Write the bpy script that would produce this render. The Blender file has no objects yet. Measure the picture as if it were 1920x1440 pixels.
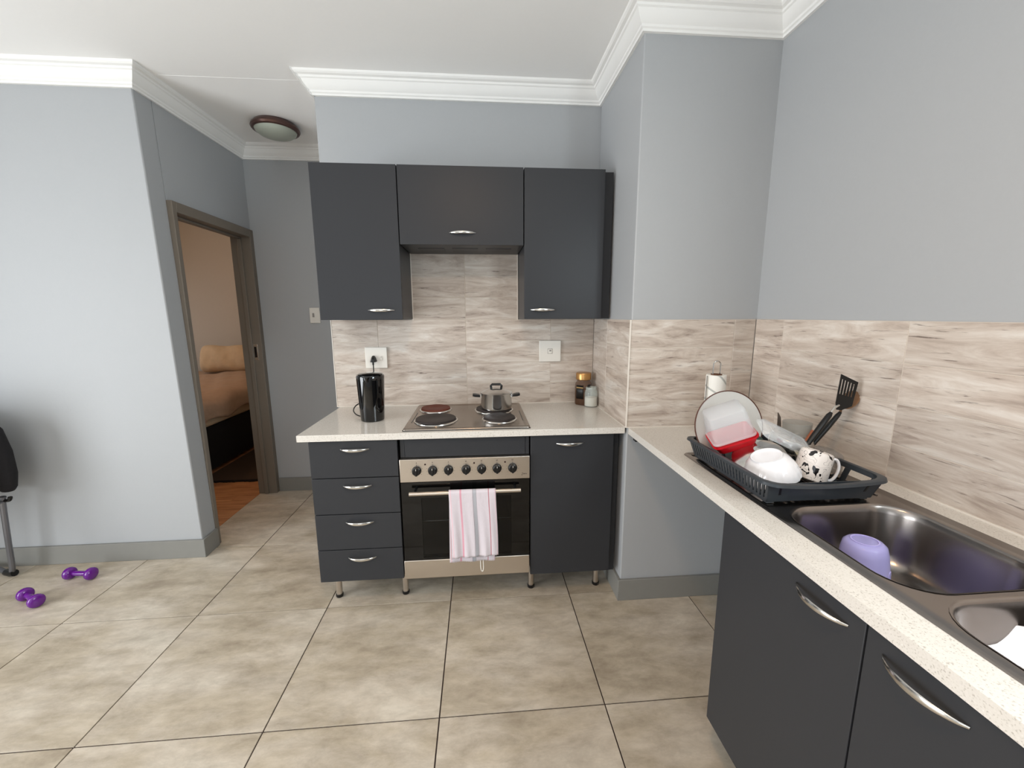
import bpy, bmesh, math, random
from mathutils import Vector, Matrix
random.seed(7)
sc = bpy.context.scene
C = sc.collection
PI = math.pi

# ------------------------------------------------------------------ camera
F_PX, YAW, PITCH, ROLL = 757.17, math.radians(-4.5624), math.radians(-9.6255), math.radians(-0.2492)
cam = bpy.data.cameras.new('camera'); cam.sensor_width = 36.0; cam.lens = F_PX / 1920 * 36.0
cam.clip_start = 0.02
camo = bpy.data.objects.new('camera', cam); C.objects.link(camo); sc.camera = camo
R0 = Vector((math.cos(YAW), math.sin(YAW), 0)); F0 = Vector((-math.sin(YAW), math.cos(YAW), 0)); Z0 = Vector((0, 0, 1))
fw = F0 * math.cos(PITCH) + Z0 * math.sin(PITCH); up = -F0 * math.sin(PITCH) + Z0 * math.cos(PITCH)
rt = R0 * math.cos(ROLL) + up * math.sin(ROLL); up = -R0 * math.sin(ROLL) + up * math.cos(ROLL)
camo.matrix_world = Matrix(((rt.x, up.x, -fw.x, 0.1995), (rt.y, up.y, -fw.y, -2.3433), (rt.z, up.z, -fw.z, 1.4062), (0, 0, 0, 1)))

# ------------------------------------------------------------------ world, light, exposure
w = bpy.data.worlds.new('sky'); sc.world = w; w.use_nodes = True
w.node_tree.nodes['Background'].inputs[0].default_value = (0.75, 0.85, 1.0, 1)
w.node_tree.nodes['Background'].inputs[1].default_value = 0.6

def area(name, loc, target, sx, sy, power, col, spread=PI):
    d = bpy.data.lights.new(name, 'AREA'); d.shape = 'RECTANGLE'; d.size = sx; d.size_y = sy
    d.energy = power; d.color = col; d.spread = spread
    o = bpy.data.objects.new(name, d); C.objects.link(o); o.location = loc
    o.rotation_euler = (Vector(target) - Vector(loc)).to_track_quat('-Z', 'Y').to_euler()
    return o
# daylight falling in through the glazed door on the left, the window behind the camera and the one over the sink run
area('daylight_left', (-3.67, -2.45, 1.1), (0, -2.45, 1.1), 2.2, 1.9, 132, (0.93, 0.97, 1.0))
area('daylight_rear', (-0.9, -4.67, 1.35), (-0.9, 0, 1.35), 1.5, 1.5, 16, (0.95, 0.98, 1.0))
area('daylight_right', (1.50, -2.72, 1.80), (0, -2.72, 1.70), 1.1, .66, 43, (0.84, 0.95, 1.0))
# warm ceiling lamp over the camera, warm lamp in the bedroom
d = bpy.data.lights.new('lamp_light', 'AREA'); d.shape = 'DISK'; d.size = 0.22; d.energy = 11; d.color = (1.0, 0.62, 0.33)
o = bpy.data.objects.new('lamp_light', d); C.objects.link(o); o.location = (0.08, -2.15, 2.5)
d = bpy.data.lights.new('bedroom_light', 'POINT'); d.shadow_soft_size = 0.12; d.energy = 15; d.color = (1.0, 0.66, 0.42)
o = bpy.data.objects.new('bedroom_light', d); C.objects.link(o); o.location = (-3.0, 1.5, 2.35)
area('bedroom_window', (-4.1, 2.2, 1.3), (-2.5, 2.4, 0.7), 1.0, 1.2, 5, (0.9, 0.95, 1.0))

sc.view_settings.view_transform = 'Standard'; sc.view_settings.look = 'None'
sc.view_settings.exposure = 0.03; sc.view_settings.gamma = 1.0; sc.view_settings.use_curve_mapping = False

# ------------------------------------------------------------------ constants (metres)
XS, XL, XR, XW = -1.467, -0.6204, 0.8694, 1.4558
YP, YH, HC, H, ZT = -0.5793, 0.917, 2.603, 0.8911, 1.385
X0, Y0 = -3.6, -4.6            # far left wall, rear wall
TT = 0.008                      # wall tile thickness

# ------------------------------------------------------------------ materials
MATS = {}
def new_mat(name):
    m = bpy.data.materials.new(name); m.use_nodes = True; MATS[name] = m
    return m, m.node_tree.nodes, m.node_tree.links, m.node_tree.nodes['Principled BSDF']
def lin(c):
    return tuple(((v / 255) / 12.92 if v / 255 <= 0.04045 else ((v / 255 + 0.055) / 1.055) ** 2.4) for v in c) + (1,)
def simple(name, rgb, rough=0.5, metal=0.0, noise=0.0, scale=30, bump=0.0, alpha=1.0, spec=0.5, trans=0.0, coat=0.0, stretch=None, ior=1.45):
    m, n, l, b = new_mat(name)
    col = lin(rgb)
    b.inputs['Base Color'].default_value = col; b.inputs['Roughness'].default_value = rough
    b.inputs['Metallic'].default_value = metal; b.inputs['Alpha'].default_value = alpha
    b.inputs['Specular IOR Level'].default_value = spec; b.inputs['Transmission Weight'].default_value = trans
    b.inputs['Coat Weight'].default_value = coat; b.inputs['IOR'].default_value = ior
    tc = n.new('ShaderNodeTexCoord'); mp = n.new('ShaderNodeMapping'); nz = n.new('ShaderNodeTexNoise')
    nz.inputs['Scale'].default_value = scale; nz.inputs['Detail'].default_value = 5
    if stretch: mp.inputs['Scale'].default_value = stretch
    l.new(tc.outputs['Object'], mp.inputs[0]); l.new(mp.outputs[0], nz.inputs['Vector'])
    if noise:
        mx = n.new('ShaderNodeMix'); mx.data_type = 'RGBA'
        mx.inputs[6].default_value = tuple(v * (1 - noise) for v in col[:3]) + (1,)
        mx.inputs[7].default_value = tuple(min(1, v * (1 + noise)) for v in col[:3]) + (1,)
        l.new(nz.outputs['Fac'], mx.inputs[0]); l.new(mx.outputs[2], b.inputs['Base Color'])
    if bump:
        bp = n.new('ShaderNodeBump'); bp.inputs['Strength'].default_value = bump; bp.inputs['Distance'].default_value = 0.002
        l.new(nz.outputs['Fac'], bp.inputs['Height']); l.new(bp.outputs[0], b.inputs['Normal'])
    return m

paint = simple('wall_paint', (168, 170, 172), 0.55, noise=0.015, scale=90, bump=0.12)
bedpaint = simple('bedroom_paint', (196, 190, 180), 0.7, noise=0.02, scale=40, bump=0.1)
ceilp = simple('ceiling_paint', (246, 245, 243), 0.8, noise=0.01, scale=60, bump=0.05)
cornm = simple('cornice_white', (240, 239, 236), 0.6)
basem = simple('baseboard_gray', (132, 131, 126), 0.45, noise=0.02, scale=40)
framem = simple('door_frame_taupe', (118, 109, 98), 0.5, noise=0.04, scale=20)
cab = simple('cabinet_charcoal', (52, 53, 56), 0.38, spec=0.28, noise=0.03, scale=200, bump=0.02)
cab_in = simple('cabinet_carcass', (46, 46, 49), 0.45, noise=0.03, scale=60)
steel = simple('brushed_steel', (205, 196, 186), 0.3, 1.0, noise=0.05, scale=60, bump=0.05, stretch=(1, 30, 30))
sinkm = simple('sink_steel', (150, 144, 140), 0.24, 1.0, noise=0.12, scale=14, bump=0.04)
chrome = simple('satin_chrome', (214, 212, 208), 0.18, 1.0)
alum = simple('pot_aluminium', (205, 204, 202), 0.2, 1.0, noise=0.04, scale=40, stretch=(1, 1, 12))
blackp = simple('black_plastic', (14, 14, 15), 0.3, noise=0.05)
blackg = simple('black_gloss', (7, 7, 8), 0.06, coat=0.5)
ovenglass = simple('oven_black_glass', (6, 6, 6), 0.05)
ovenwin = simple('oven_window_glass', (10, 10, 9), 0.06, alpha=0.55)
ovencav = simple('oven_cavity', (122, 118, 108), 0.6, noise=0.1, scale=8)
grout_f = simple('floor_grout', (58, 46, 42), 0.9, noise=0.15, scale=60)
grout_w = simple('wall_grout', (206, 196, 184), 0.8, noise=0.03)
whitep = simple('white_plastic', (226, 222, 214), 0.3)
switchm = simple('switch_grey_print', (150, 145, 140), 0.4)
ringm = simple('hotplate_iron', (46, 38, 36), 0.55, noise=0.25, scale=40)
ringr = simple('hotplate_rusty', (104, 52, 38), 0.65, noise=0.25, scale=50)
goldm = simple('gold_lid', (190, 146, 92), 0.34, 1.0)
glassm = simple('clear_glass', (225, 235, 230), 0.03, alpha=0.24)
coffeem = simple('coffee_granules', (58, 30, 18), 0.8, noise=0.3, scale=300, bump=0.4)
sugarm = simple('white_sugar', (226, 216, 204), 0.8, noise=0.05, scale=300, bump=0.2)
labelm = simple('dark_label', (20, 17, 15), 0.4)
labelg = simple('label_print', (170, 140, 90), 0.4)
rackm = simple('rack_slate_plastic', (50, 55, 60), 0.32, noise=0.05, scale=30)
platem = simple('plate_glaze', (200, 200, 196), 0.35, noise=0.03, scale=8)
rimbrown = simple('plate_rim_brown', (86, 52, 40), 0.3)
porc = simple('white_porcelain', (238, 237, 240), 0.08, coat=0.4)
clearp = simple('clear_plastic', (226, 230, 232), 0.16, alpha=0.3)
greyp = simple('smoky_plastic', (168, 168, 162), 0.25, alpha=0.42)
redp = simple('red_plastic', (200, 14, 30), 0.28)
purp = simple('purple_clear_plastic', (200, 196, 255), 0.22, alpha=0.62)
purring = simple('purple_light_plastic', (196, 188, 245), 0.3)
dumbm = simple('purple_vinyl', (100, 22, 132), 0.2, noise=0.05, coat=0.4)
woodm = simple('spoon_wood', (128, 94, 66), 0.6, noise=0.2, scale=20, stretch=(1, 1, 6))
greenm = simple('dark_green_plastic', (24, 62, 50), 0.4)
paperm = simple('paper_white', (236, 234, 228), 0.85, bump=0.3, scale=120)
cardm = simple('cardboard', (110, 76, 58), 0.9)
creamp = simple('cream_plastic', (206, 194, 166), 0.4)
jacketm = simple('jacket_black', (24, 22, 25), 0.85, noise=0.3, scale=60, bump=0.6)
tubem = simple('grey_tube_metal', (120, 120, 124), 0.35, 0.7)
oyster = simple('frosted_glass', (172, 178, 166), 0.35)
bronze = simple('bronze_rim', (92, 68, 62), 0.3, 0.5)
linen = simple('cream_linen', (208, 184, 152), 0.95, noise=0.1, scale=25, bump=0.7)
duvetm = simple('duvet_fleece', (178, 152, 130), 1.0, noise=0.14, scale=22, bump=0.9)
bedbase = simple('bed_base_black', (14, 12, 12), 0.9, noise=0.2)
rugm = simple('rug_brown', (64, 48, 36), 1.0, noise=0.25, scale=150, bump=0.6)
rugf = simple('rug_fringe_dark', (18, 12, 12), 1.0)
trimw = simple('tile_trim_white', (222, 214, 204), 0.4)
redlight = simple('dark_red_lens', (40, 6, 4), 0.2)

def m_floor_tile():
    m, n, l, b = new_mat('floor_tile_stone')
    tc = n.new('ShaderNodeTexCoord'); oi = n.new('ShaderNodeObjectInfo')
    cm = n.new('ShaderNodeCombineXYZ'); mu = n.new('ShaderNodeMath'); mu.operation = 'MULTIPLY'; mu.inputs[1].default_value = 37
    l.new(oi.outputs['Random'], mu.inputs[0]); l.new(mu.outputs[0], cm.inputs[2]); l.new(mu.outputs[0], cm.inputs[0])
    ad = n.new('ShaderNodeVectorMath'); ad.operation = 'ADD'
    l.new(tc.outputs['Object'], ad.inputs[0]); l.new(cm.outputs[0], ad.inputs[1])
    mp = n.new('ShaderNodeMapping'); mp.inputs['Scale'].default_value = (0.7, 1.5, 1); l.new(ad.outputs[0], mp.inputs[0])
    n1 = n.new('ShaderNodeTexNoise'); n1.inputs['Scale'].default_value = 2.6; n1.inputs['Detail'].default_value = 8; n1.inputs['Roughness'].default_value = 0.66; n1.inputs['Distortion'].default_value = 0.12
    n2 = n.new('ShaderNodeTexNoise'); n2.inputs['Scale'].default_value = 9; n2.inputs['Detail'].default_value = 9; n2.inputs['Roughness'].default_value = 0.72; n2.inputs['Distortion'].default_value = 0.25
    l.new(mp.outputs[0], n1.inputs['Vector']); l.new(mp.outputs[0], n2.inputs['Vector'])
    r1 = n.new('ShaderNodeValToRGB'); e = r1.color_ramp.elements
    e[0].position = 0.34; e[0].color = lin((174, 160, 140)); e[1].position = 0.66; e[1].color = lin((216, 206, 190))
    x = e.new(0.46); x.color = lin((194, 181, 161)); x = e.new(0.55); x.color = lin((205, 193, 176))
    r2 = n.new('ShaderNodeValToRGB'); e = r2.color_ramp.elements
    e[0].position = 0.30; e[0].color = lin((172, 166, 158)); e[1].position = 0.62; e[1].color = (1, 1, 1, 1)
    l.new(n1.outputs['Fac'], r1.inputs[0]); l.new(n2.outputs['Fac'], r2.inputs[0])
    mx = n.new('ShaderNodeMix'); mx.data_type = 'RGBA'; mx.blend_type = 'MULTIPLY'; mx.inputs[0].default_value = 0.6
    l.new(r1.outputs[0], mx.inputs[6]); l.new(r2.outputs[0], mx.inputs[7])
    l.new(mx.outputs[2], b.inputs['Base Color'])
    b.inputs['Roughness'].default_value = 0.38; b.inputs['Specular IOR Level'].default_value = 0.4
    bp = n.new('ShaderNodeBump'); bp.inputs['Strength'].default_value = 0.08; bp.inputs['Distance'].default_value = 0.002
    l.new(n2.outputs['Fac'], bp.inputs['Height']); l.new(bp.outputs[0], b.inputs['Normal'])
    return m
ftile = m_floor_tile()

def m_wall_tile():
    m, n, l, b = new_mat('wall_tile_weathered_wood')
    tc = n.new('ShaderNodeTexCoord'); oi = n.new('ShaderNodeObjectInfo'); sp = n.new('ShaderNodeSeparateXYZ')
    l.new(tc.outputs['Object'], sp.inputs[0])
    u = n.new('ShaderNodeMath'); u.operation = 'ADD'; l.new(sp.outputs[0], u.inputs[0]); l.new(sp.outputs[1], u.inputs[1])
    rm = n.new('ShaderNodeMath'); rm.operation = 'MULTIPLY'; rm.inputs[1].default_value = 23; l.new(oi.outputs['Random'], rm.inputs[0])
    cm = n.new('ShaderNodeCombineXYZ'); l.new(u.outputs[0], cm.inputs[0]); l.new(sp.outputs[2], cm.inputs[1]); l.new(rm.outputs[0], cm.inputs[2])
    mp = n.new('ShaderNodeMapping'); mp.inputs['Scale'].default_value = (1.0, 6.0, 1); l.new(cm.outputs[0], mp.inputs[0])
    n1 = n.new('ShaderNodeTexNoise'); n1.inputs['Scale'].default_value = 3.6; n1.inputs['Detail'].default_value = 9; n1.inputs['Roughness'].default_value = 0.68; n1.inputs['Distortion'].default_value = 0.7
    l.new(mp.outputs[0], n1.inputs['Vector'])
    mp2 = n.new('ShaderNodeMapping'); mp2.inputs['Scale'].default_value = (1.0, 13.0, 1); mp2.inputs['Location'].default_value = (4, 2, 1); l.new(cm.outputs[0], mp2.inputs[0])
    n2 = n.new('ShaderNodeTexNoise'); n2.inputs['Scale'].default_value = 8; n2.inputs['Detail'].default_value = 7; n2.inputs['Roughness'].default_value = 0.6; n2.inputs['Distortion'].default_value = 0.5
    l.new(mp2.outputs[0], n2.inputs['Vector'])
    r1 = n.new('ShaderNodeValToRGB'); e = r1.color_ramp.elements
    e[0].position = 0.32; e[0].color = lin((160, 145, 134)); e[1].position = 0.70; e[1].color = lin((222, 216, 208))
    x = e.new(0.44); x.color = lin((189, 175, 163)); x = e.new(0.55); x.color = lin((205, 194, 183))
    l.new(n1.outputs['Fac'], r1.inputs[0])
    r2 = n.new('ShaderNodeValToRGB'); e = r2.color_ramp.elements
    e[0].position = 0.30; e[0].color = lin((112, 98, 92)); e[1].position = 0.39; e[1].color = (1, 1, 1, 1)
    l.new(n2.outputs['Fac'], r2.inputs[0])
    mx = n.new('ShaderNodeMix'); mx.data_type = 'RGBA'; mx.blend_type = 'MULTIPLY'; mx.inputs[0].default_value = 0.8
    l.new(r1.outputs[0], mx.inputs[6]); l.new(r2.outputs[0], mx.inputs[7])
    hs = n.new('ShaderNodeHueSaturation'); mr = n.new('ShaderNodeMapRange'); mr.inputs['To Min'].default_value = 0.88; mr.inputs['To Max'].default_value = 1.05
    l.new(oi.outputs['Random'], mr.inputs['Value']); l.new(mr.outputs[0], hs.inputs['Value']); l.new(mx.outputs[2], hs.inputs['Color'])
    l.new(hs.outputs[0], b.inputs['Base Color']); b.inputs['Roughness'].default_value = 0.36
    bp = n.new('ShaderNodeBump'); bp.inputs['Strength'].default_value = 0.15; bp.inputs['Distance'].default_value = 0.001
    l.new(n2.outputs['Fac'], bp.inputs['Height']); l.new(bp.outputs[0], b.inputs['Normal'])
    return m
wtile = m_wall_tile()

def m_quartz():
    m, n, l, b = new_mat('worktop_quartz')
    tc = n.new('ShaderNodeTexCoord'); vo = n.new('ShaderNodeTexVoronoi'); vo.inputs['Scale'].default_value = 260
    nz = n.new('ShaderNodeTexNoise'); nz.inputs['Scale'].default_value = 300; nz.inputs['Detail'].default_value = 3
    l.new(tc.outputs['Object'], vo.inputs['Vector']); l.new(tc.outputs['Object'], nz.inputs['Vector'])
    r = n.new('ShaderNodeValToRGB'); e = r.color_ramp.elements
    e[0].position = 0.30; e[0].color = lin((176, 169, 160)); e[1].position = 0.42; e[1].color = lin((215, 210, 202))
    x = e.new(0.70); x.color = lin((220, 215, 208)); x = e.new(0.78); x.color = lin((240, 236, 230))
    l.new(nz.outputs['Fac'], r.inputs[0]); l.new(r.outputs[0], b.inputs['Base Color']); b.inputs['Roughness'].default_value = 0.16
    return m
quartz = m_quartz()

def m_woodfloor():
    m, n, l, b = new_mat('oak_laminate')
    tc = n.new('ShaderNodeTexCoord'); oi = n.new('ShaderNodeObjectInfo'); mp = n.new('ShaderNodeMapping'); mp.inputs['Scale'].default_value = (1, 14, 1)
    ad = n.new('ShaderNodeVectorMath'); ad.operation = 'ADD'; l.new(tc.outputs['Object'], ad.inputs[0]); l.new(oi.outputs['Random'], ad.inputs[1])
    l.new(ad.outputs[0], mp.inputs[0]); nz = n.new('ShaderNodeTexNoise'); nz.inputs['Scale'].default_value = 4; nz.inputs['Detail'].default_value = 6
    l.new(mp.outputs[0], nz.inputs['Vector']); r = n.new('ShaderNodeValToRGB'); e = r.color_ramp.elements
    e[0].position = 0.3; e[0].color = lin((150, 92, 52)); e[1].position = 0.7; e[1].color = lin((205, 150, 104))
    l.new(nz.outputs['Fac'], r.inputs[0]); l.new(r.outputs[0], b.inputs['Base Color']); b.inputs['Roughness'].default_value = 0.35
    return m
oak = m_woodfloor()

def m_towel():
    m, n, l, b = new_mat('tea_towel_stripes')
    uv = n.new('ShaderNodeUVMap'); sp = n.new('ShaderNodeSeparateXYZ'); l.new(uv.outputs[0], sp.inputs[0])
    r = n.new('ShaderNodeValToRGB'); r.color_ramp.interpolation = 'CONSTANT'; e = r.color_ramp.elements
    W = (212, 203, 209); P = (212, 156, 170); LP = (222, 192, 200); G = (176, 176, 182); D = (140, 128, 134); R_ = (176, 96, 108)
    st = [(0, W), (.02, LP), (.045, W), (.225, P), (.262, W), (.50, D), (.507, G), (.575, D), (.582, W), (.835, R_), (.848, W), (.97, LP), (.985, W)]
    e[0].position = 0; e[0].color = lin(W); e[1].position = 0.99; e[1].color = lin(W)
    for p_, c_ in st[1:]:
        x = e.new(p_); x.color = lin(c_)
    l.new(sp.outputs[0], r.inputs[0])
    l.new(r.outputs[0], b.inputs['Base Color']); b.inputs['Roughness'].default_value = 0.95
    tc = n.new('ShaderNodeTexCoord'); nz = n.new('ShaderNodeTexNoise'); nz.inputs['Scale'].default_value = 60; nz.inputs['Detail'].default_value = 4
    l.new(tc.outputs['Object'], nz.inputs['Vector'])
    bp = n.new('ShaderNodeBump'); bp.inputs['Strength'].default_value = 0.5; bp.inputs['Distance'].default_value = 0.003
    l.new(nz.outputs['Fac'], bp.inputs['Height']); l.new(bp.outputs[0], b.inputs['Normal'])
    return m
towelm = m_towel()

def m_mug():
    m, n, l, b = new_mat('mug_black_swirls')
    tc = n.new('ShaderNodeTexCoord'); nz = n.new('ShaderNodeTexNoise'); nz.inputs['Scale'].default_value = 30; nz.inputs['Detail'].default_value = 1; nz.inputs['Distortion'].default_value = 1.6
    l.new(tc.outputs['Object'], nz.inputs['Vector']); r = n.new('ShaderNodeValToRGB'); e = r.color_ramp.elements
    e[0].position = 0.0; e[0].color = lin((20, 16, 16)); e[1].position = 0.39; e[1].color = lin((228, 220, 214))
    x = e.new(0.375); x.color = lin((20, 16, 16)); x = e.new(0.5); x.color = lin((228, 220, 214)); x = e.new(0.512); x.color = lin((90, 80, 78)); x = e.new(0.524); x.color = lin((228, 220, 214))
    l.new(nz.outputs['Fac'], r.inputs[0]); l.new(r.outputs[0], b.inputs['Base Color']); b.inputs['Roughness'].default_value = 0.12
    return m
mugm = m_mug()

def m_roll():
    m, n, l, b = new_mat('paper_roll_print')
    tc = n.new('ShaderNodeTexCoord'); wv = n.new('ShaderNodeTexWave'); wv.inputs['Scale'].default_value = 7; wv.inputs['Distortion'].default_value = 5; wv.inputs['Detail'].default_value = 1
    mp = n.new('ShaderNodeMapping'); mp.inputs['Rotation'].default_value = (0, 0.9, 0)
    l.new(tc.outputs['Object'], mp.inputs[0]); l.new(mp.outputs[0], wv.inputs['Vector'])
    r = n.new('ShaderNodeValToRGB'); e = r.color_ramp.elements; e[0].position = 0; e[0].color = lin((170, 172, 168)); e[1].position = 0.12; e[1].color = lin((234, 232, 226))
    l.new(wv.outputs['Fac'], r.inputs[0]); l.new(r.outputs[0], b.inputs['Base Color']); b.inputs['Roughness'].default_value = 0.9
    return m
rollm = m_roll()

# ------------------------------------------------------------------ geometry helpers
WM = {}                                            # world matrix of every built object
class G:
    def __init__(s): s.bm = bmesh.new()
    def box(s, x0, x1, y0, y1, z0, z1, M=None):
        vs = [s.bm.verts.new((M @ Vector(c)) if M else c) for c in
              [(x0, y0, z0), (x1, y0, z0), (x1, y1, z0), (x0, y1, z0), (x0, y0, z1), (x1, y0, z1), (x1, y1, z1), (x0, y1, z1)]]
        for f in [(3, 2, 1, 0), (4, 5, 6, 7), (0, 1, 5, 4), (1, 2, 6, 5), (2, 3, 7, 6), (3, 0, 4, 7)]:
            s.bm.faces.new([vs[i] for i in f])
        return s
    def loft(s, rings, cap0=True, cap1=True, closed=True, M=None, loop=False):
        R = [[s.bm.verts.new((M @ Vector(p)) if M else p) for p in r] for r in rings]
        n = len(R[0]); pairs = list(zip(R, R[1:])) + ([(R[-1], R[0])] if loop else [])
        for a, b in pairs:
            for i in range(n if closed else n - 1):
                j = (i + 1) % n
                s.bm.faces.new((a[i], a[j], b[j], b[i]))
        if cap0 and not loop: s.bm.faces.new(R[0][::-1])
        if cap1 and not loop: s.bm.faces.new(R[-1])
        return s
    def lathe(s, prof, n=32, M=None, mod=None):
        rings = []
        for r, z in prof:
            ring = []
            for i in range(n):
                a = 2 * PI * i / n; rr = r if mod is None else r * mod(a, r, z)
                ring.append((rr * math.cos(a), rr * math.sin(a), z))
            rings.append(ring)
        return s.loft(rings, False, False, M=M)
    def tube(s, pts, r, n=8, M=None, caps=True):
        P = [Vector(p) for p in pts]; rings = []
        prev = None
        for i, p in enumerate(P):
            d = (P[min(i + 1, len(P) - 1)] - P[max(i - 1, 0)]).normalized()
            if prev is None:
                a = Vector((0, 0, 1)) if abs(d.z) < 0.9 else Vector((1, 0, 0))
                u = d.cross(a).normalized()
            else:
                u = (prev - d * prev.dot(d)).normalized()
            prev = u; v = d.cross(u)
            rr = r[i] if isinstance(r, (list, tuple)) else r
            rings.append([p + (u * math.cos(2 * PI * k / n) + v * math.sin(2 * PI * k / n)) * rr for k in range(n)])
        return s.loft(rings, caps, caps, M=M)
    def build(s, name, mat, parent=None, bevel=0.0, seg=2, ang=35, local=False, solid=0.0, subsurf=0):
        bmesh.ops.recalc_face_normals(s.bm, faces=s.bm.faces[:])
        me = bpy.data.meshes.new(name)
        if parent is not None and not local:
            s.bm.transform(WM[parent].inverted())
        s.bm.to_mesh(me); s.bm.free(); me.materials.append(mat)
        me.shade_smooth(); me.set_sharp_from_angle(angle=math.radians(ang))
        o = bpy.data.objects.new(name, me); C.objects.link(o)
        if parent is not None: o.parent = parent; WM[o] = WM[parent].copy()
        else: WM[o] = Matrix.Identity(4)
        if solid:
            md = o.modifiers.new('solid', 'SOLIDIFY'); md.thickness = solid; md.offset = 0
        if bevel:
            md = o.modifiers.new('bevel', 'BEVEL'); md.width = bevel; md.segments = seg; md.limit_method = 'ANGLE'; md.angle_limit = math.radians(40)
        if subsurf:
            md = o.modifiers.new('sub', 'SUBSURF'); md.levels = subsurf; md.render_levels = subsurf
        return o
def thing(name, label, cat, loc, group=None, M=None):
    o = bpy.data.objects.new(name, None); C.objects.link(o); o.empty_display_size = 0.05
    m = M if M is not None else Matrix.Translation(loc)
    o.matrix_world = m; WM[o] = m.copy()
    o['label'] = label; o['category'] = cat
    if group: o['group'] = group
    return o
def struct(o): o['kind'] = 'structure'; return o
def lab(o, s): o['label'] = s; return o
def frame_at(org, xd, zd):
    x = Vector(xd).normalized(); z = Vector(zd); z = (z - x * z.dot(x)).normalized(); y = z.cross(x)
    o = Vector(org)
    return Matrix(((x.x, y.x, z.x, o.x), (x.y, y.y, z.y, o.y), (x.z, y.z, z.z, o.z), (0, 0, 0, 1)))
def rrect(x0, x1, y0, y1, r, z=0, n=5):
    pts = []
    for cx, cy, a0 in ((x1 - r, y0 + r, -PI / 2), (x1 - r, y1 - r, 0), (x0 + r, y1 - r, PI / 2), (x0 + r, y0 + r, PI)):
        for k in range(n + 1):
            a = a0 + (PI / 2) * k / n; pts.append((cx + r * math.cos(a), cy + r * math.sin(a), z))
    return pts
def arc(cx, cy, r, a0, a1, n):
    return [(cx + r * math.cos(a0 + (a1 - a0) * i / n), cy + r * math.sin(a0 + (a1 - a0) * i / n)) for i in range(n + 1)]
def box_part(name, mat, parent, b, bevel=0.0015): return G().box(*b).build(name, mat, parent, bevel)

# ------------------------------------------------------------------ the room shell
flo = struct(G().box(X0 - .1, XW + .1, Y0 - .1, YH + .1, -0.1, -0.0035).build('floor', grout_f))
# floor tiles 0.6 m, one object each
GX, GY, TS, GP = 0.0343, -0.5107, 0.6, 0.0024
cache = {}
for i in range(-7, 4):
    for j in range(-7, 3):
        x0, x1, y0, y1 = GX + TS * i + GP, GX + TS * (i + 1) - GP, GY + TS * j + GP, GY + TS * (j + 1) - GP
        x0, x1 = max(x0, X0), min(x1, XW + .004); y0, y1 = max(y0, Y0), min(y1, YH)
        if x1 - x0 < .03 or y1 - y0 < .03: continue
        if y0 > 0: x0, x1 = max(x0, XS - .118), min(x1, XL)
        if x1 - x0 < .02: continue
        if y0 < 0 < y1 and x1 < XS: y1 = 0
        key = (round(x1 - x0, 4), round(y1 - y0, 4))
        if key not in cache:
            g = G(); a, b_ = key[0] / 2, key[1] / 2; c = .0006
            g.loft([[(-a, -b_, -.006), (a, -b_, -.006), (a, b_, -.006), (-a, b_, -.006)], [(-a, -b_, -c), (a, -b_, -c), (a, b_, -c), (-a, b_, -c)],
                    [(-a + c, -b_ + c, 0), (a - c, -b_ + c, 0), (a - c, b_ - c, 0), (-a + c, b_ - c, 0)]])
            t = g.build('floor_tile', ftile, flo, ang=20); cache[key] = t.data
        else:
            t = bpy.data.objects.new('floor_tile', cache[key]); C.objects.link(t); t.parent = flo
        t.location = ((x0 + x1) / 2, (y0 + y1) / 2, random.uniform(-.0002, .0002))
struct(G().box(-4.6, XW + .2, Y0 - .15, 3.6, HC, HC + .1).build('ceiling', ceilp))
# left part of the back wall, its free corner leaning a touch as in the flat
g = G(); xa, xb = -1.452, -1.4835
g.loft([[(-4.6, 0, 0), (xa, 0, 0), (xa, .12, 0), (-4.6, .12, 0)], [(-4.6, 0, HC), (xb, 0, HC), (xb, .12, HC), (-4.6, .12, HC)]])
struct(g.build('wall_back_left', paint, bevel=.006))
g = G(); g.loft([[(XS - .118, .12, 2.031), (-1.4745, .12, 2.031), (XS, YH, 2.031), (XS - .118, YH, 2.031)], [(XS - .118, .12, HC), (xb, .12, HC), (XS, YH, HC), (XS - .118, YH, HC)]])
struct(g.build('wall_hall_left', paint))
g = G(); g.box(XS - .118, XL, YH, YH + .12, 0, HC)
struct(g.build('wall_hall_back', paint))
wb = struct(G().box(XL, XW + .13, TT, YH + .12, 0, HC).build('wall_back', paint, bevel=.004))
wp = struct(G().box(XR + TT, XW + .05, YP + TT, TT, 0, HC).build('wall_pillar', paint, bevel=.005))
wr = struct(G().box(XW + TT, XW + .13, -2.12, YP + TT + .02, 0, HC).box(XW + TT, XW + .13, Y0 - .12, -3.32, 0, HC).box(XW + TT, XW + .13, -3.32, -2.12, 0, 1.42).box(XW + TT, XW + .13, -3.32, -2.12, 2.18, HC).build('wall_right', paint))
struct(G().box(XW + .01, XW + .035, -3.32, -3.27, 1.42, 2.18).box(XW + .01, XW + .035, -2.17, -2.12, 1.42, 2.18).box(XW + .01, XW + .035, -3.27, -2.17, 1.42, 1.46).box(XW + .01, XW + .035, -3.27, -2.17, 2.14, 2.18).box(XW + .01, XW + .035, -2.74, -2.70, 1.46, 2.14).build('window_3', framem))
struct(G().box(X0 - .12, -1.7, Y0 - .14, Y0, 0, HC).box(-.1, XW + .13, Y0 - .14, Y0, 0, HC).box(-1.7, -.1, Y0 - .14, Y0, 0, .55).box(-1.7, -.1, Y0 - .14, Y0, 2.15, HC).build('wall_front', paint))
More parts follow.
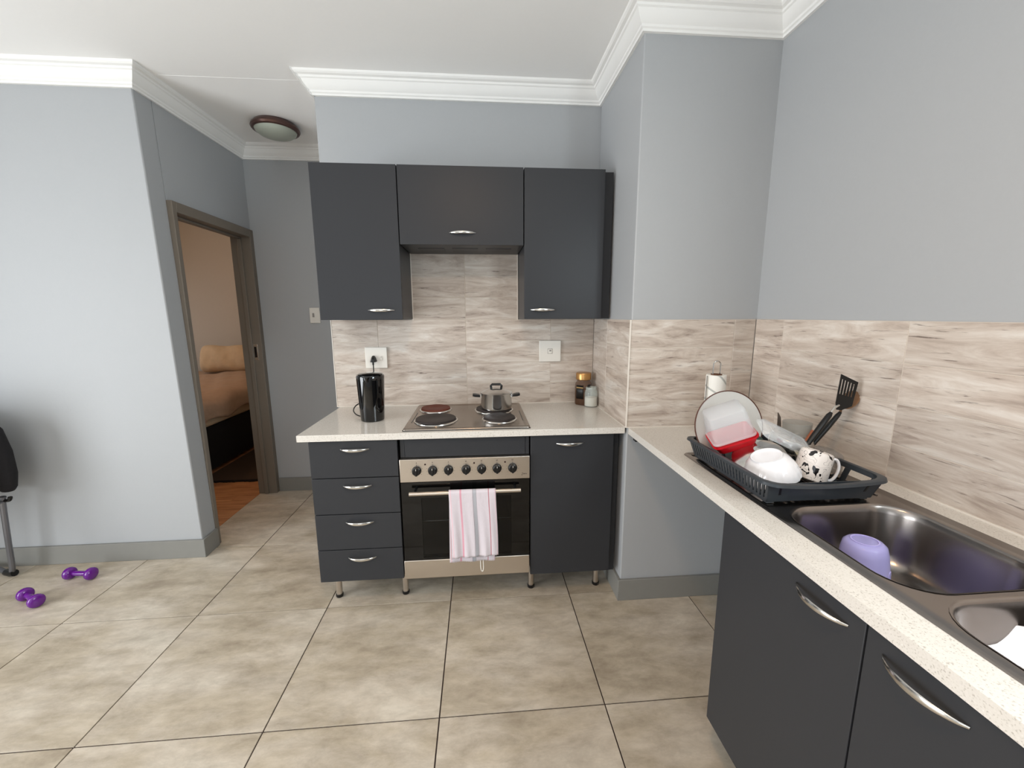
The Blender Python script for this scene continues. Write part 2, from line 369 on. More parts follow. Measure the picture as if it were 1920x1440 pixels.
struct(G().box(X0 - .14, X0, Y0, -3.6, 0, HC).box(X0 - .14, X0, -1.3, 0, 0, HC).box(X0 - .14, X0, -3.6, -1.3, 2.1, HC).box(X0 - .14, X0, -3.6, -1.3, 0, .1).build('wall_left', paint))
g = G(); 
for y in (-3.6, -2.475, -1.35): g.box(X0 - .03, X0 - .005, y, y + .05, .1, 2.1)
g.box(X0 - .03, X0 - .005, -3.6, -1.3, .1, .15).box(X0 - .03, X0 - .005, -3.6, -1.3, 2.05, 2.1)
struct(g.build('window_1', framem))
g = G()
for x in (-1.7, -.925, -.15): g.box(x, x + .05, Y0 - .03, Y0 - .005, .55, 2.15)
g.box(-1.7, -.1, Y0 - .03, Y0 - .005, .55, .6).box(-1.7, -.1, Y0 - .03, Y0 - .005, 2.1, 2.15)
struct(g.build('window_2', framem))
# bedroom shell
struct(G().box(-4.6, -1.4, 3.33, 3.45, 0, HC).build('wall_bedroom_back', bedpaint))
struct(G().box(XS - .118, XS, YH + .12, 3.33, 0, HC).build('wall_bedroom_right', bedpaint))
struct(G().box(-4.72, -4.6, 0, 3.45, 0, HC).build('wall_bedroom_left', bedpaint))
wf = struct(G().box(-4.6, XS - .118, .12, 3.33, -.1, -.004).build('floor_bedroom', grout_f))
k = 0; y = .12
while y < 3.33:
    xo = -4.6 - (k % 3) * .37
    while xo < XS - .12:
        a, b_ = max(xo, -4.6) + .0006, min(xo + 1.2, XS - .118) - .0006
        if b_ - a > .02: G().box(a, b_, y + .0006, min(y + .125, 3.33) - .0006, -.008, .001).build('floorboard', oak, wf)
        xo += 1.2
    y += .125; k += 1

# cornice: stepped profile, mitred at each corner, one object per straight run
prof = [(0, 2.514), (.012, 2.514), (.014, 2.522), (.020, 2.526), (.022, 2.534), (.030, 2.540), (.042, 2.556), (.050, 2.572), (.056, 2.576), (.058, 2.584), (.070, 2.588), (.076, 2.594), (.078, HC), (0, HC)]
path = [(X0, 0), (-1.483, 0), (-1.47, YH), (XL, YH), (XL, 0), (XR, 0), (XR, YP), (XW, YP), (XW, Y0), (X0, Y0)]
npt = len(path)
def nrm(a, b_):
    d = Vector((b_[0] - a[0], b_[1] - a[1])).normalized(); return Vector((d.y, -d.x))
def mit(i):
    n1 = nrm(path[i - 1], path[i]); n2 = nrm(path[i], path[(i + 1) % npt]); return (n1 + n2) / (1 + n1.dot(n2))
for i in range(npt):
    a, b_ = path[i], path[(i + 1) % npt]; ma, mb = mit(i), mit((i + 1) % npt)
    g = G(); off = TT if (i in (4, 5, 6, 7)) else 0
    g.loft([[(a[0] + ma.x * dd - (ma.x * off), a[1] + ma.y * dd - (ma.y * off), z) for dd, z in prof], [(b_[0] + mb.x * dd - (mb.x * off), b_[1] + mb.y * dd - (mb.y * off), z) for dd, z in prof]])
    struct(g.build('trim_%d' % (i + 1), cornm, ang=20))
# thin cover strip over the ceiling joint at the mouth of the hall
struct(G().box(-1.40, XL - .07, .045, .085, HC - .0008, HC + .001).build('trim_20', ceilp, bevel=.0007))

# baseboards
def board(name, a, b_, ea=0, eb=0, h=.112, t=.014):
    n_ = nrm(a, b_); d = Vector((b_[0] - a[0], b_[1] - a[1])).normalized()
    P = [(a[0] - d.x * 0, a[1] - d.y * 0), (b_[0], b_[1]), (b_[0] + n_.x * t + d.x * eb * t, b_[1] + n_.y * t + d.y * eb * t), (a[0] + n_.x * t - d.x * ea * t, a[1] + n_.y * t - d.y * ea * t)]
    g = G(); g.loft([[(x, y, 0) for x, y in P], [(x, y, h) for x, y in P]])
    return struct(g.build(name, basem, bevel=.002))
board('baseboard_back_left', (X0, 0), (-1.453, 0), -1, 1)
board('baseboard_hall_left', (-1.453, 0), (-1.455, .12), 1, 0)
board('baseboard_hall_back', (XS + .02, YH), (XL, YH), 0, -1)
board('baseboard_hall_right', (XL, YH), (XL, TT), -1, 1)
board('baseboard_pillar_side', (XR + TT, 0), (XR + TT, YP + TT), 0, 1)
board('baseboard_pillar_front', (XR + TT, YP + TT), (XW, YP + TT), 1, 0)
board('baseboard_left', (X0, Y0), (X0, -3.6), 0, 0)

# door frame and the open door leaf into the bedroom
dr = G(); 
fx0, fx1 = XS - .124, XS + .018
g = G()
g.box(fx0, fx1, .118, .150, 0, 2.031).box(fx0, fx1, .150, .872, 1.975, 2.031)
g.box(XS - .075, XS - .045, .150, .162, 0, 1.963).box(XS - .075, XS - .045, .150, .9, 1.963, 1.975)
g.box(fx0, fx1, .872, YH - .0, 0, 2.031).box(XS - .075, XS - .045, .860, .872, 0, 1.963)
do = g.build('door_1', framem, bevel=.003); struct(do)
lab(box_part('strike_plate', chrome, do, (XS - .046, XS - .012, .8695, .8725, 1.08, 1.20), .001), 'metal strike plate with a dark slot')
box_part('latch_slot', blackp, do, (XS - .038, XS - .022, .8685, .8700, 1.10, 1.18), 0)
Md = Matrix.Translation((fx0 - .004, .205, 0)) @ Matrix.Rotation(math.radians(177), 4, 'Z')
g = G().box(0, .76, 0, .036, .008, 1.955, M=Md); leaf = g.build('door_leaf', bedpaint, do, bevel=.002)
G().tube([Md @ Vector(p) for p in ((.70, .0, 1.02), (.70, -.05, 1.02), (.60, -.05, 1.02))], .009).build('door_handle', chrome, leaf)

# ------------------------------------------------------------------ wall tiles
rows = [H, 1.0145, 1.138, 1.2615, ZT]
def wtiles(parent, axis, cuts, zs, plane, sgn):
    gp = .0014
    for z0, z1 in zip(zs, zs[1:]):
        for a, b_ in zip(cuts, cuts[1:]):
            g = G(); c = .0008; dz = random.uniform(0, .0003)
            lo, hi = sorted((plane - sgn * 0, plane))
            P0 = [(a + gp, z0 + gp), (b_ - gp, z0 + gp), (b_ - gp, z1 - gp), (a + gp, z1 - gp)]
            P1 = [(a + gp + c, z0 + gp + c), (b_ - gp - c, z0 + gp + c), (b_ - gp - c, z1 - gp - c), (a + gp + c, z1 - gp - c)]
            if axis == 'x': mk = lambda p, d: (p[0], plane + d, p[1])
            else: mk = lambda p, d: (plane + d, p[0], p[1])
            g.loft([[mk(p, TT - .0006) for p in P0], [mk(p, c + dz) for p in P0], [mk(p, dz) for p in P1]])
            g.build('tile', wtile, parent, ang=20)
def grout(parent, b): 
    o_ = box_part('grout', grout_w, parent, b, 0); return o_
# back wall, recess over the hob
grout(wb, (XL + .002, XR, .0018, TT, H, ZT)); grout(wb, (-.18, .424, .0018, TT, ZT, 1.76))
wtiles(wb, 'x', [XL, -.37, .123, .614, XR], rows, 0, 1)
wtiles(wb, 'x', [-.178, .123, .4225], [ZT, 1.508, 1.631, 1.757], 0, 1)
box_part('tile_trim', trimw, wb, (-.1735, -.168, -.003, .002, ZT - .004, 1.745), 0); box_part('tile_trim', trimw, wb, (.418, .4225, -.003, .002, ZT - .004, 1.745), 0)
box_part('tile_trim', trimw, wb, (XL - .004, XL + .001, -.001, TT, H, ZT), .001)
grout(wp, (XR + .0018, XR + TT, YP + .004, 0, H, ZT)); grout(wp, (XR + .004, XW, YP + .0018, YP + TT, H, ZT))
wtiles(wp, 'y', [YP, -.25, 0], rows, XR, 1)
wtiles(wp, 'x', [XR, 1.356, XW], rows, YP, 1)
box_part('tile_trim', trimw, wp, (XR - .0025, XR + .004, YP - .0025, YP + .004, H, ZT), .001)
grout(wr, (XW + .0018, XW + TT, Y0 + 1.6, YP, H, ZT))
wtiles(wr, 'y', [-3.0, -2.73, -2.235, -1.74, -1.245, -.75, YP], rows, XW, 1)
# white sealant beads
g = G().box(XL, XR, -.004, 0, H, H + .004)
G().box(XR - .004, XR, YP, -.004, H, H + .004).build('sealant', trimw, wp)
g.build('sealant', trimw, wb)
G().box(XR, XW, YP - .004, YP, H, H + .004).build('sealant', trimw, wp)
G().box(XW - .005, XW, -2.9, YP, H, H + .005).build('sealant', trimw, wr)

# ------------------------------------------------------------------ bow handles
def bow(parent, c, along, out, L=.128, name='handle'):
    c, a, n_ = Vector(c), Vector(along).normalized(), Vector(out).normalized(); u = a.cross(n_).normalized()
    rings = []
    for i in range(17):
        t = -1 + 2 * i / 16; s_ = 1 - t * t
        o_ = .0015 + .024 * s_ ** .8; wd = .0022 + .0048 * s_; th = .0012 + .0022 * s_
        p = c + a * (t * L / 2) + n_ * o_
        rings.append([p + u * (wd * math.cos(2 * PI * k / 10)) + n_ * (th * math.sin(2 * PI * k / 10)) for k in range(10)])
    g = G().loft(rings); lab(g.build(name, chrome, parent), 'satin silver bow handle')

def legs(parent, pts, h):
    for x, y in pts:
        g = G().lathe([(.0, 0), (.0165, 0), (.018, .004), (.018, .016), (.0, .016)], 16, Matrix.Translation((x, y, 0)))
        g2 = G().lathe([(.0155, .014), (.0155, h)], 16, Matrix.Translation((x, y, 0)))
        l_ = g2.build('leg', steel, parent); lab(g.build('foot', blackp, l_), 'black plastic foot')

FY = -.555      # front plane of the base units
# ------------------------------------------------------------------ base cabinets under the hob worktop
t = thing('drawer_cabinet', 'charcoal four-drawer base unit left of the oven', 'cabinet', (-.373, -.29, 0))
g = G().box(-.560, -.545, FY + .02, -.04, .17, .858).box(-.197, -.182, FY + .02, -.04, .17, .858).box(-.545, -.197, FY + .02, -.04, .17, .186).box(-.545, -.197, -.056, -.04, .186, .858).box(-.545, -.197, FY + .03, -.04, .842, .858)
g.build('carcass', cab_in, t)
zs = [.166, .3295, .5065, .682, .857]
for z0, z1, hz in zip(zs, zs[1:], (.288, .467, .645, .818)):
    dw = box_part('drawer', cab, t, (-.566, -.180, FY, FY + .018, z0 + .002, z1 - .002), .0012)
    bow(dw, (-.3665, FY, hz), (1, 0, 0), (0, -1, 0))
legs(t, [(-.533, -.428), (-.200, -.433), (-.53, -.1), (-.2, -.1)], .17)

t = thing('built_in_oven', 'stainless steel and black glass oven with seven knobs under the hob', 'oven', (.126, -.29, 0))
g = G().box(-.166, -.160, FY + .03, -.03, .17, .76).box(.412, .418, FY + .03, -.03, .17, .76).box(-.16, .412, FY + .03, -.03, .17, .176).box(-.16, .412, -.05, -.03, .176, .76).box(-.16, .412, FY + .03, -.05, .754, .76)
g.build('body', ovencav, t)
pan = box_part('control_panel', steel, t, (-.172, .4225, FY - .013, FY + .03, .656, .765), .002)
for kx in (-.096, -.024, .048, .128, .199, .270, .342):
    Mk = frame_at((kx, FY - .013, .711), (1, 0, 0), (0, -1, 0))
    kb = G().lathe([(.0, .0), (.0215, 0), (.0215, .004), (.0195, .006), (.0185, .016), (.016, .0185), (0, .0185)], 28, Mk)
    kb.box(-.0045, .0045, -.0175, .0175, .015, .025, Mk)
    kb = kb.build('knob', blackp, pan, bevel=.0008, ang=30)
    lab(box_part('pointer', whitep, kb, (kx - .0009, kx + .0009, FY - .0382, FY - .0372, .7195, .7275), 0), 'white pointer line')
pr = G()
for kx in (-.096, -.024, .048, .128, .199, .270, .342):           # printed pointer lines, scale ticks and symbols
    pr.box(kx - .0008, kx + .0008, FY - .0135, FY - .012, .734, .740)
    for a in (-130, -100, -70, 70, 100, 130, 180):
        a_ = math.radians(a); x_, z_ = kx + .0275 * math.sin(a_), .711 + .0275 * math.cos(a_)
        pr.box(x_ - .0009, x_ + .0009, FY - .0135, FY - .012, z_ - .0012, z_ + .0012)
    if kx < .1: pr.box(kx - .0025, kx + .0025, FY - .0135, FY - .012, .746, .7475).box(kx - .0007, kx + .0007, FY - .0135, FY - .012, .7475, .752)
    else: pr.box(kx - .0035, kx + .0035, FY - .0135, FY - .012, .7465, .748).box(kx - .0035, kx - .002, FY - .0135, FY - .012, .748, .753).box(kx + .0005, kx + .003, FY - .0135, FY - .012, .750, .753)
pr.build('symbols', simple('panel_print', (72, 60, 54), 0.5), pan)['kind'] = 'stuff'
lg = G()                                                        # small dark script emblem bottom right of the panel
def stroke(p, w_=.0009):
    lg.tube([(x_, FY - .0132, z_) for x_, z_ in p], w_, 5)
stroke([(.3845, .6835), (.3915, .6842), (.3850, .6745), (.3835, .6735), (.3890, .6738)])
stroke([(.3925, .6800), (.3960, .6812), (.3950, .6770), (.3930, .6765), (.3935, .6795)])
stroke([(.3985, .6815), (.3975, .6765)]); stroke([(.3982, .6800), (.4020, .6812)])
stroke([(.4050, .6812), (.4030, .6785), (.4055, .6765), (.4078, .6790), (.4050, .6812)])
lg.build('emblem', simple('emblem_print', (58, 44, 38), 0.5), pan)['kind'] = 'stuff'
for lx in (-.057, .165, .307):
    G().lathe([(0, 0), (.0042, 0), (.0035, .0022), (0, .003)], 12, frame_at((lx, FY - .013, .740), (1, 0, 0), (0, -1, 0))).build('indicator_lamp', redlight, pan)
# oven door: black glass frame round a window
g = G().box(-.171, .4215, FY - .006, FY + .02, .575, .652).box(-.171, .4215, FY - .006, FY + .02, .264, .272).box(-.171, -.083, FY - .006, FY + .02, .272, .575).box(.336, .4215, FY - .006, FY + .02, .272, .575)
dn = g.build('oven_door', ovenglass, t)
box_part('oven_window', ovenwin, dn, (-.083, .336, FY - .0055, FY + .01, .272, .575), 0)
g = G(); 
g.tube([(-.155, FY + .06, .425), (.407, FY + .06, .425)], .002)
for i in range(12): g.tube([(-.13 + i * .046, FY + .06, .425), (-.13 + i * .046, -.08, .425)], .0013, 6)
g.tube([(-.155, -.08, .425), (.407, -.08, .425)], .002).build('oven_rack', chrome, t)
g = G().tube([(-.128, FY - .050, .6155), (.376, FY - .050, .6155)], .0092, 16)
hb = g.build('handle', steel, dn); 
for hx in (-.105, .353): G().tube([(hx, FY - .004, .6155), (hx, FY - .048, .6155)], .006, 10).build('handle_post', blackp, hb)
box_part('lower_panel', steel, t, (-.174, .4225, FY - .010, FY + .02, .168, .262), .003)
legs(t, [(-.10, -.08), (.35, -.08)], .172)
for a, b2 in ((-.1700, -.1500), (.4040, .4215)): box_part('side_panel', cab, t, (a, b2, FY + .012, -.03, .767, .8575), .0008)
box_part('top_rail', cab, t, (-.149, .403, FY + .010, FY + .026, .767, .8575), .001)

t = thing('door_cabinet', 'charcoal single-door base unit right of the oven beside the pillar', 'cabinet', (.62, -.29, 0))
g = G().box(.432, .447, FY + .02, -.04, .155, .858).box(.803, .818, FY + .02, -.04, .155, .858).box(.447, .803, FY + .02, -.04, .155, .171).box(.447, .803, -.056, -.04, .171, .858).box(.447, .803, FY + .03, -.04, .842, .858)
g.build('carcass', cab_in, t)
dd = box_part('door', cab, t, (.428, .8215, FY, FY + .018, .151, .8575), .0012); bow(dd, (.612, FY, .817), (1, 0, 0), (0, -1, 0))
box_part('filler_panel', cab, t, (.8225, XR - .006, -.505, -.487, .118, .858), .001)
legs(t, [(.446, -.440), (.79, -.446), (.446, -.1), (.79, -.1)], .155)

# ------------------------------------------------------------------ wall cabinets
UY = -.3037
def wall_cab(label, x0, x1, z0, z1, hx, hz, rf=None):
    t = thing('wall_cabinet', label, 'cabinet', ((x0 + x1) / 2, -.14, z0), 'wall cabinets over the worktop' if False else None)
    g = G().box(x0 + .001, x0 + .017, UY + .019, -.001, z0, z1).box(x1 - .017, x1 - .001, UY + .019, -.001, z0, z1).box(x0 + .017, x1 - .017, UY + .019, -.001, z0, z0 + .016)
    g.box(x0 + .017, x1 - .017, UY + .019, -.001, z1 - .016, z1).box(x0 + .017, x1 - .017, -.012, -.001, z0 + .016, z1 - .016)
    g.build('carcass', cab, t, bevel=.0006)
    dd = box_part('door', cab, t, (x0 + .0015, x1 - .0015, UY, UY + .018, z0, z1 - .002), .0012)
    bow(dd, (hx, UY, hz), (1, 0, 0), (0, -1, 0))
    return t
wall_cab('tall charcoal wall cupboard above the kettle, leftmost of the three', -.5633, -.1717, 1.3887, 2.098, -.273, 1.434)
tm = wall_cab('short wide charcoal flap cupboard over the tiled hob recess', -.1700, .4225, 1.7425, 2.098, .128, 1.797)
g = G()
for i in range(3): g.box(-.10 + i * .17, .03 + i * .17, -.2, -.08, 1.7405, 1.7424)
g.build('extractor_grille', cab_in, tm)
t3 = wall_cab('tall charcoal wall cupboard next to the pillar, rightmost of the three', .4242, .8199, 1.3887, 2.098, .5195, 1.434)
box_part('filler_panel', cab, t3, (.8215, XR - .0005, -.272, -.254, 1.389, 2.094), .001)

# ------------------------------------------------------------------ worktops
wt = G().box(-.6075, XR - .001, -.572, -.0005, H - .030, H).build('worktop', quartz, bevel=.002)
wt['label'] = 'cream speckled stone worktop carrying the hob and kettle'; wt['category'] = 'worktop'
CX0 = .8805
g = G().box(CX0, .972, -3.2, YP - .001, H - .030, H).box(1.362, XW - .001, -3.2, YP - .001, H - .030, H)
g.box(.972, 1.362, -.965, YP - .001, H - .030, H).box(.972, 1.362, -3.2, -2.155, H - .030, H)
bmesh.ops.remove_doubles(g.bm, verts=g.bm.verts[:], dist=1e-5)
wt2 = g.build('worktop', quartz); wt2['label'] = 'cream speckled stone worktop along the right wall around the sink'; wt2['category'] = 'worktop'
b_ = thing('shelf_bracket', 'small black bracket under the far corner of the sink worktop', 'bracket', (.925, -.60, .85))
G().box(.905, .935, -.612, -.582, .832, H - .0305).box(.905, .935, -.640, -.582, H - .034, H - .0305).build('plate', blackp, b_)

# cabinets under the sink, doors facing left
DX = .888
def side_cab(label, ys, hs):
    t = thing('sink_cabinet', label, 'cabinet', (1.15, (ys[0] + ys[-1]) / 2, 0))
    y1, y0 = ys[0], ys[-1]
    g = G().box(DX + .020, 1.44, y1 - .017, y1 - .001, .17, H - .031).box(DX + .02, 1.44, y0 + .001, y0 + .017, .17, H - .031).box(DX + .02, 1.44, y0 + .017, y1 - .017, .17, .186)
    g.build('carcass', cab_in, t)
    for a, b2, (hc) in zip(ys, ys[1:], hs):
        dd = box_part('door', cab, t, (DX, DX + .018, b2 + .0018, a - .0018, .165, H - .033), .0012)
        bow(dd, (DX, hc, .823), (0, 1, 0), (-1, 0, 0))
    legs(t, [(1.0, y1 - .05), (1.0, y0 + .05), (1.36, y1 - .05), (1.36, y0 + .05)], .17)
side_cab('charcoal two-door base cabinet under the sink', [-1.319, -1.7515, -2.184], [-1.655, -1.848])
side_cab('charcoal base cabinet nearest the camera, beyond the sink', [-2.186, -2.62, -3.05], [-2.5, -2.74])

# ------------------------------------------------------------------ hob
t = thing('hob', 'stainless four-plate electric hob set in the worktop', 'hob', (.136, -.29, H))
hx0, hx1, hy0, hy1 = -.155, .4275, -.546, -.030
g = G()
g.loft([rrect(hx0, hx1, hy0, hy1, .012, H + .0005), rrect(hx0, hx1, hy0, hy1, .012, H + .006), rrect(hx0 + .003, hx1 - .003, hy0 + .003, hy1 - .003, .011, H + .0095),
        rrect(hx0 + .012, hx1 - .012, hy0 + .012, hy1 - .012, .010, H + .0095), rrect(hx0 + .020, hx1 - .020, hy0 + .018, hy1 - .018, .012, H + .006),
        rrect(hx0 + .030, hx1 - .030, hy0 + .03, hy1 - .03, .012, H + .0065)])
g.build('hob_tray', simple('hob_steel', (158, 148, 138), .24, 1.0, noise=.06, scale=50), t, ang=60)
box_part('edge_seal', blackp, t, (hx0 - .0006, hx1 + .0006, hy0 - .0008, hy1 + .0006, H + .0002, H + .0036), 0)
RINGS = [(-.046, -.150, .078, ringr, 'rusty brown hotplate'), (-.021, -.385, .098, ringm, None), (.272, -.185, .096, ringm, None), (.292, -.385, .078, ringm, None)]
for cx, cy, r, mt, lb in RINGS:
    Mr = Matrix.Translation((cx, cy, H + .0065))
    p = G().lathe([(r + .010, 0), (r + .009, .003), (r + .003, .0055), (r, .004), (r, 0)], 40, Mr).build('hotplate_collar', chrome, t)
    q = G().lathe([(0, .002), (r, .002), (r, .0115), (r - .003, .014), (r * .42, .014), (r * .38, .0128), (0, .0128)], 40, Mr).build('hotplate', mt, t)
    if lb: lab(q, lb)
for sx in (hx0 + .021, hx1 - .021):
    box_part('side_slot', blackp, t, (sx - .002, sx + .002, -.42, -.22, H + .0062, H + .0072), 0)

# ------------------------------------------------------------------ cooking pot
px, py, pz = .285, -.205, H + .0210
t = thing('cooking_pot', 'aluminium lidded saucepan with black side handles on the hob', 'pot', (px, py, pz))
Mp = Matrix.Translation((px, py, pz)); r = .083
G().lathe([(0, 0), (r - .010, 0), (r - .003, .003), (r, .012), (r, .082), (r + .002, .085), (r - .002, .086), (r - .004, .080), (r - .004, .012), (0, .006)], 48, Mp).build('body', alum, t)
ld = G().lathe([(r + .003, .084), (r + .004, .088), (r - .004, .092), (r * .6, .104), (r * .3, .110), (0, .112)], 48, Mp).build('lid', alum, t)
g = G().tube([(px - .026, py, pz + .105), (px - .029, py, pz + .122), (px - .022, py, pz + .130), (px + .022, py, pz + .130), (px + .029, py, pz + .122), (px + .026, py, pz + .105)], .0065, 10)
g.build('lid_handle', blackp, ld)
for s in (-1, 1):
    g = G().box(px + s * (r + .002) - .004, px + s * (r + .002) + .004, py - .014, py + .014, pz + .062, pz + .078)
    g.build('handle_bracket', alum, t)
    g = G(); xs = sorted((px + s * (r + .004), px + s * (r + .042)))
    g.loft([[(px + s * (r + .004), py + a * .016, pz + .0695 + b2 * .006) for a, b2 in ((-1, -1), (1, -1), (1, 1), (-1, 1))],
            [(px + s * (r + .030), py + a * .022, pz + .0735 + b2 * .007) for a, b2 in ((-1, -1), (1, -1), (1, 1), (-1, 1))],
            [(px + s * (r + .044), py + a * .018, pz + .0755 + b2 * .006) for a, b2 in ((-1, -1), (1, -1), (1, 1), (-1, 1))]])
    g.build('side_handle', blackp, t, bevel=.003)

# ------------------------------------------------------------------ kettle
kx, ky = -.343, -.315
t = thing('electric_kettle', 'glossy black cylindrical kettle left of the hob', 'kettle', (kx, ky, H))
Mk = Matrix.Translation((kx, ky, H))
G().lathe([(0, .0003), (.054, .0003), (.057, .004), (.058, .02), (.0625, .12), (.0665, .205), (.067, .222), (.064, .230), (0, .230)], 48, Mk).build('body', blackg, t)
G().lathe([(0, .228), (.058, .228), (.059, .233), (.052, .2375), (0, .240)], 40, Mk).build('lid', blackg, t)
g = G().loft([[(kx + a * .018, ky - .058 - b2 * .0, H + .205 + c_) for a, b2, c_ in ((-1, 0, .022), (1, 0, .022), (.3, 0, -.02), (-.3, 0, -.02))],
              [(kx + a * .010, ky - .078, H + .205 + c_) for a, c_ in ((-1, .022), (1, .022), (.3, .010), (-.3, .010))]])
g.build('spout', blackg, t, bevel=.003)
g = G().tube([(kx, ky + .060, H + .21), (kx, ky + .098, H + .205), (kx, ky + .108, H + .16), (kx, ky + .100, H + .08), (kx, ky + .058, H + .055)], .010, 12)
g.build('handle', blackg, t)
def bez(pts, n=10):
    out = []
    P = [Vector(p) for p in pts]; P = [P[0]] + P + [P[-1]]
    for i in range(1, len(P) - 2):
        for k in range(n):
            s = k / n
            out.append(.5 * ((2 * P[i]) + (-P[i - 1] + P[i + 1]) * s + (2 * P[i - 1] - 5 * P[i] + 4 * P[i + 1] - P[i + 2]) * s * s + (-P[i - 1] + 3 * P[i] - 3 * P[i + 1] + P[i + 2]) * s ** 3))
    out.append(P[-2]); return out
cord = G().tube(bez([(kx - .052, ky + .03, H + .009), (kx - .095, ky + .06, H + .012), (kx - .128, ky + .115, H + .025), (kx - .120, ky + .165, H + .045), (kx - .07, ky + .19, H + .055), (kx - .0, ky + .20, H + .05), (-.375, -.075, H + .05), (-.392, -.050, H + .13), (-.397, -.034, H + .23), (-.398, -.030, 1.145)]), .0032, 8).build('power_cord', blackp, t)
g = G().loft([[(-.398 + a, -.0125, 1.163 + c_) for a, c_ in ((-.019, -.010), (.019, -.010), (.012, .014), (.005, .024), (-.005, .024), (-.012, .014))],
              [(-.398 + a, -.030, 1.163 + c_) for a, c_ in ((-.018, -.011), (.018, -.011), (.010, .012), (.005, .021), (-.005, .021), (-.010, .012))],
              [(-.398 + a * .6, -.045, 1.158 + c_ * .6) for a, c_ in ((-.018, -.011), (.018, -.011), (.010, .012), (.005, .021), (-.005, .021), (-.010, .012))]])
g.tube([(-.398, -.033, 1.156), (-.398, -.032, 1.135)], .005, 8)
g.build('plug', blackp, cord, bevel=.002)

# ------------------------------------------------------------------ sockets and switches
t = thing('wall_socket', 'white wall socket with a black plug pushed in above the kettle', 'socket', (-.385, 0, 1.113))
pl = G().box(-.446, -.324, -.0115, -.0005, 1.114, 1.233).build('faceplate', whitep, t, bevel=.003)
box_part('rocker_switch', whitep, t, (-.362, -.350, -.0145, -.011, 1.160, 1.183), .001)
lab(box_part('switch_mark', switchm, t, (-.3585, -.3535, -.0150, -.0140, 1.176, 1.180), 0), 'grey printed mark')
for hx_, hz_ in ((-.398, 1.180), (-.4075, 1.163), (-.3885, 1.163)):
    G().tube([(hx_, -.0118, hz_), (hx_, -.006, hz_)], .003, 8).build('socket_hole', blackp, t)
t = thing('isolator_switch', 'white square isolator switch plate above the coffee jar', 'switch', (.61, 0, 1.137))
G().box(.545, .674, -.0125, -.0005, 1.138, 1.262).build('faceplate', whitep, t, bevel=.004)
G().box(.597, .621, -.0165, -.012, 1.187, 1.213).build('rocker', whitep, t, bevel=.002)
lab(box_part('rocker_shadow_gap', switchm, t, (.595, .623, -.0130, -.0123, 1.185, 1.215), 0), 'grey gap around rocker')
G().box(.604, .616, -.0170, -.0160, 1.199, 1.208).build('rocker_mark', switchm, t)
t = thing('light_switch', 'white light switch plate on the hall wall half hidden by cupboard', 'switch', (-1.05, YH, 1.355))
G().box(-1.093, -1.018, YH - .010, YH - .0005, 1.355, 1.472).build('faceplate', whitep, t, bevel=.003)
G().box(-1.072, -1.058, YH - .014, YH - .010, 1.400, 1.430).build('rocker', switchm, t, bevel=.001)

# ------------------------------------------------------------------ jars
jx, jy = .800, -.060
t = thing('coffee_jar', 'tall glass coffee jar with a gold lid in the worktop corner', 'jar', (jx, jy, H))
Mj = Matrix.Translation((jx, jy, H))
def sq(a, r, z): return 1 + .05 * math.cos(4 * a)
G().lathe([(0, .0005), (.044, .0005), (.047, .005), (.047, .105), (.045, .125), (.036, .137), (.036, .146), (0, .146)], 40, Mj, sq).build('glass', simple('jar_glass_brown', (120, 88, 66), 0.06, alpha=0.45), t)
G().lathe([(0, .003), (.043, .003), (.0445, .006), (.0445, .085), (0, .088)], 32, Mj, sq).build('coffee', coffeem, t)
G().lathe([(0, .146), (.040, .146), (.0435, .149), (.0435, .181), (.041, .186), (0, .186)], 40, Mj).build('lid', goldm, t)
g = G(); rings = []
for z in (.038, .118):
    rings.append([(jx + .0485 * math.cos(a) * (1 + .05 * math.cos(4 * a)), jy + .0485 * math.sin(a) * (1 + .05 * math.cos(4 * a)), H + z) for a in [math.radians(200 + 7 * i) for i in range(9)]])
g.loft(rings, False, False, closed=False); lb = g.build('label_band', labelm, t, solid=.0006)
g = G(); rings = []
for z in (.100, .107):
    rings.append([(jx + .0493 * math.cos(a) * (1 + .05 * math.cos(4 * a)), jy + .0493 * math.sin(a) * (1 + .05 * math.cos(4 * a)), H + z) for a in [math.radians(202 + 6.5 * i) for i in range(9)]])
g.loft(rings, False, False, closed=False); g.build('label_stripe', labelg, lb, solid=.0005)
g = G(); rings = []
for z in (.098, .122):
    rings.append([(jx + .0485 * math.cos(a) * (1 + .05 * math.cos(4 * a)), jy + .0485 * math.sin(a) * (1 + .05 * math.cos(4 * a)), H + z) for a in [math.radians(283 + 6 * i) for i in range(7)]])
g.loft(rings, False, False, closed=False); g.build('label_badge', labelm, t, solid=.0006)
sx_, sy_ = .8285, -.125
t = thing('sugar_jar', 'small clear glass jar half full of white sugar before coffee jar', 'jar', (sx_, sy_, H))
Ms = Matrix.Translation((sx_, sy_, H))
G().lathe([(0, .0005), (.032, .0005), (.0365, .006), (.037, .075), (.034, .092), (.029, .100), (.029, .112), (.0275, .112), (.0275, .100), (.0325, .09), (.0355, .074), (.035, .007), (0, .004)], 40, Ms).build('glass', glassm, t)
G().lathe([(0, .0045), (.034, .0055), (.0348, .01), (.0350, .054), (0, .058)], 32, Ms).build('sugar', sugarm, t)
G().lathe([(.0297, .103), (.0312, .104), (.0312, .1125), (.029, .1135), (.0278, .1125), (0, .1125)], 32, Ms).build('lid', glassm, t)

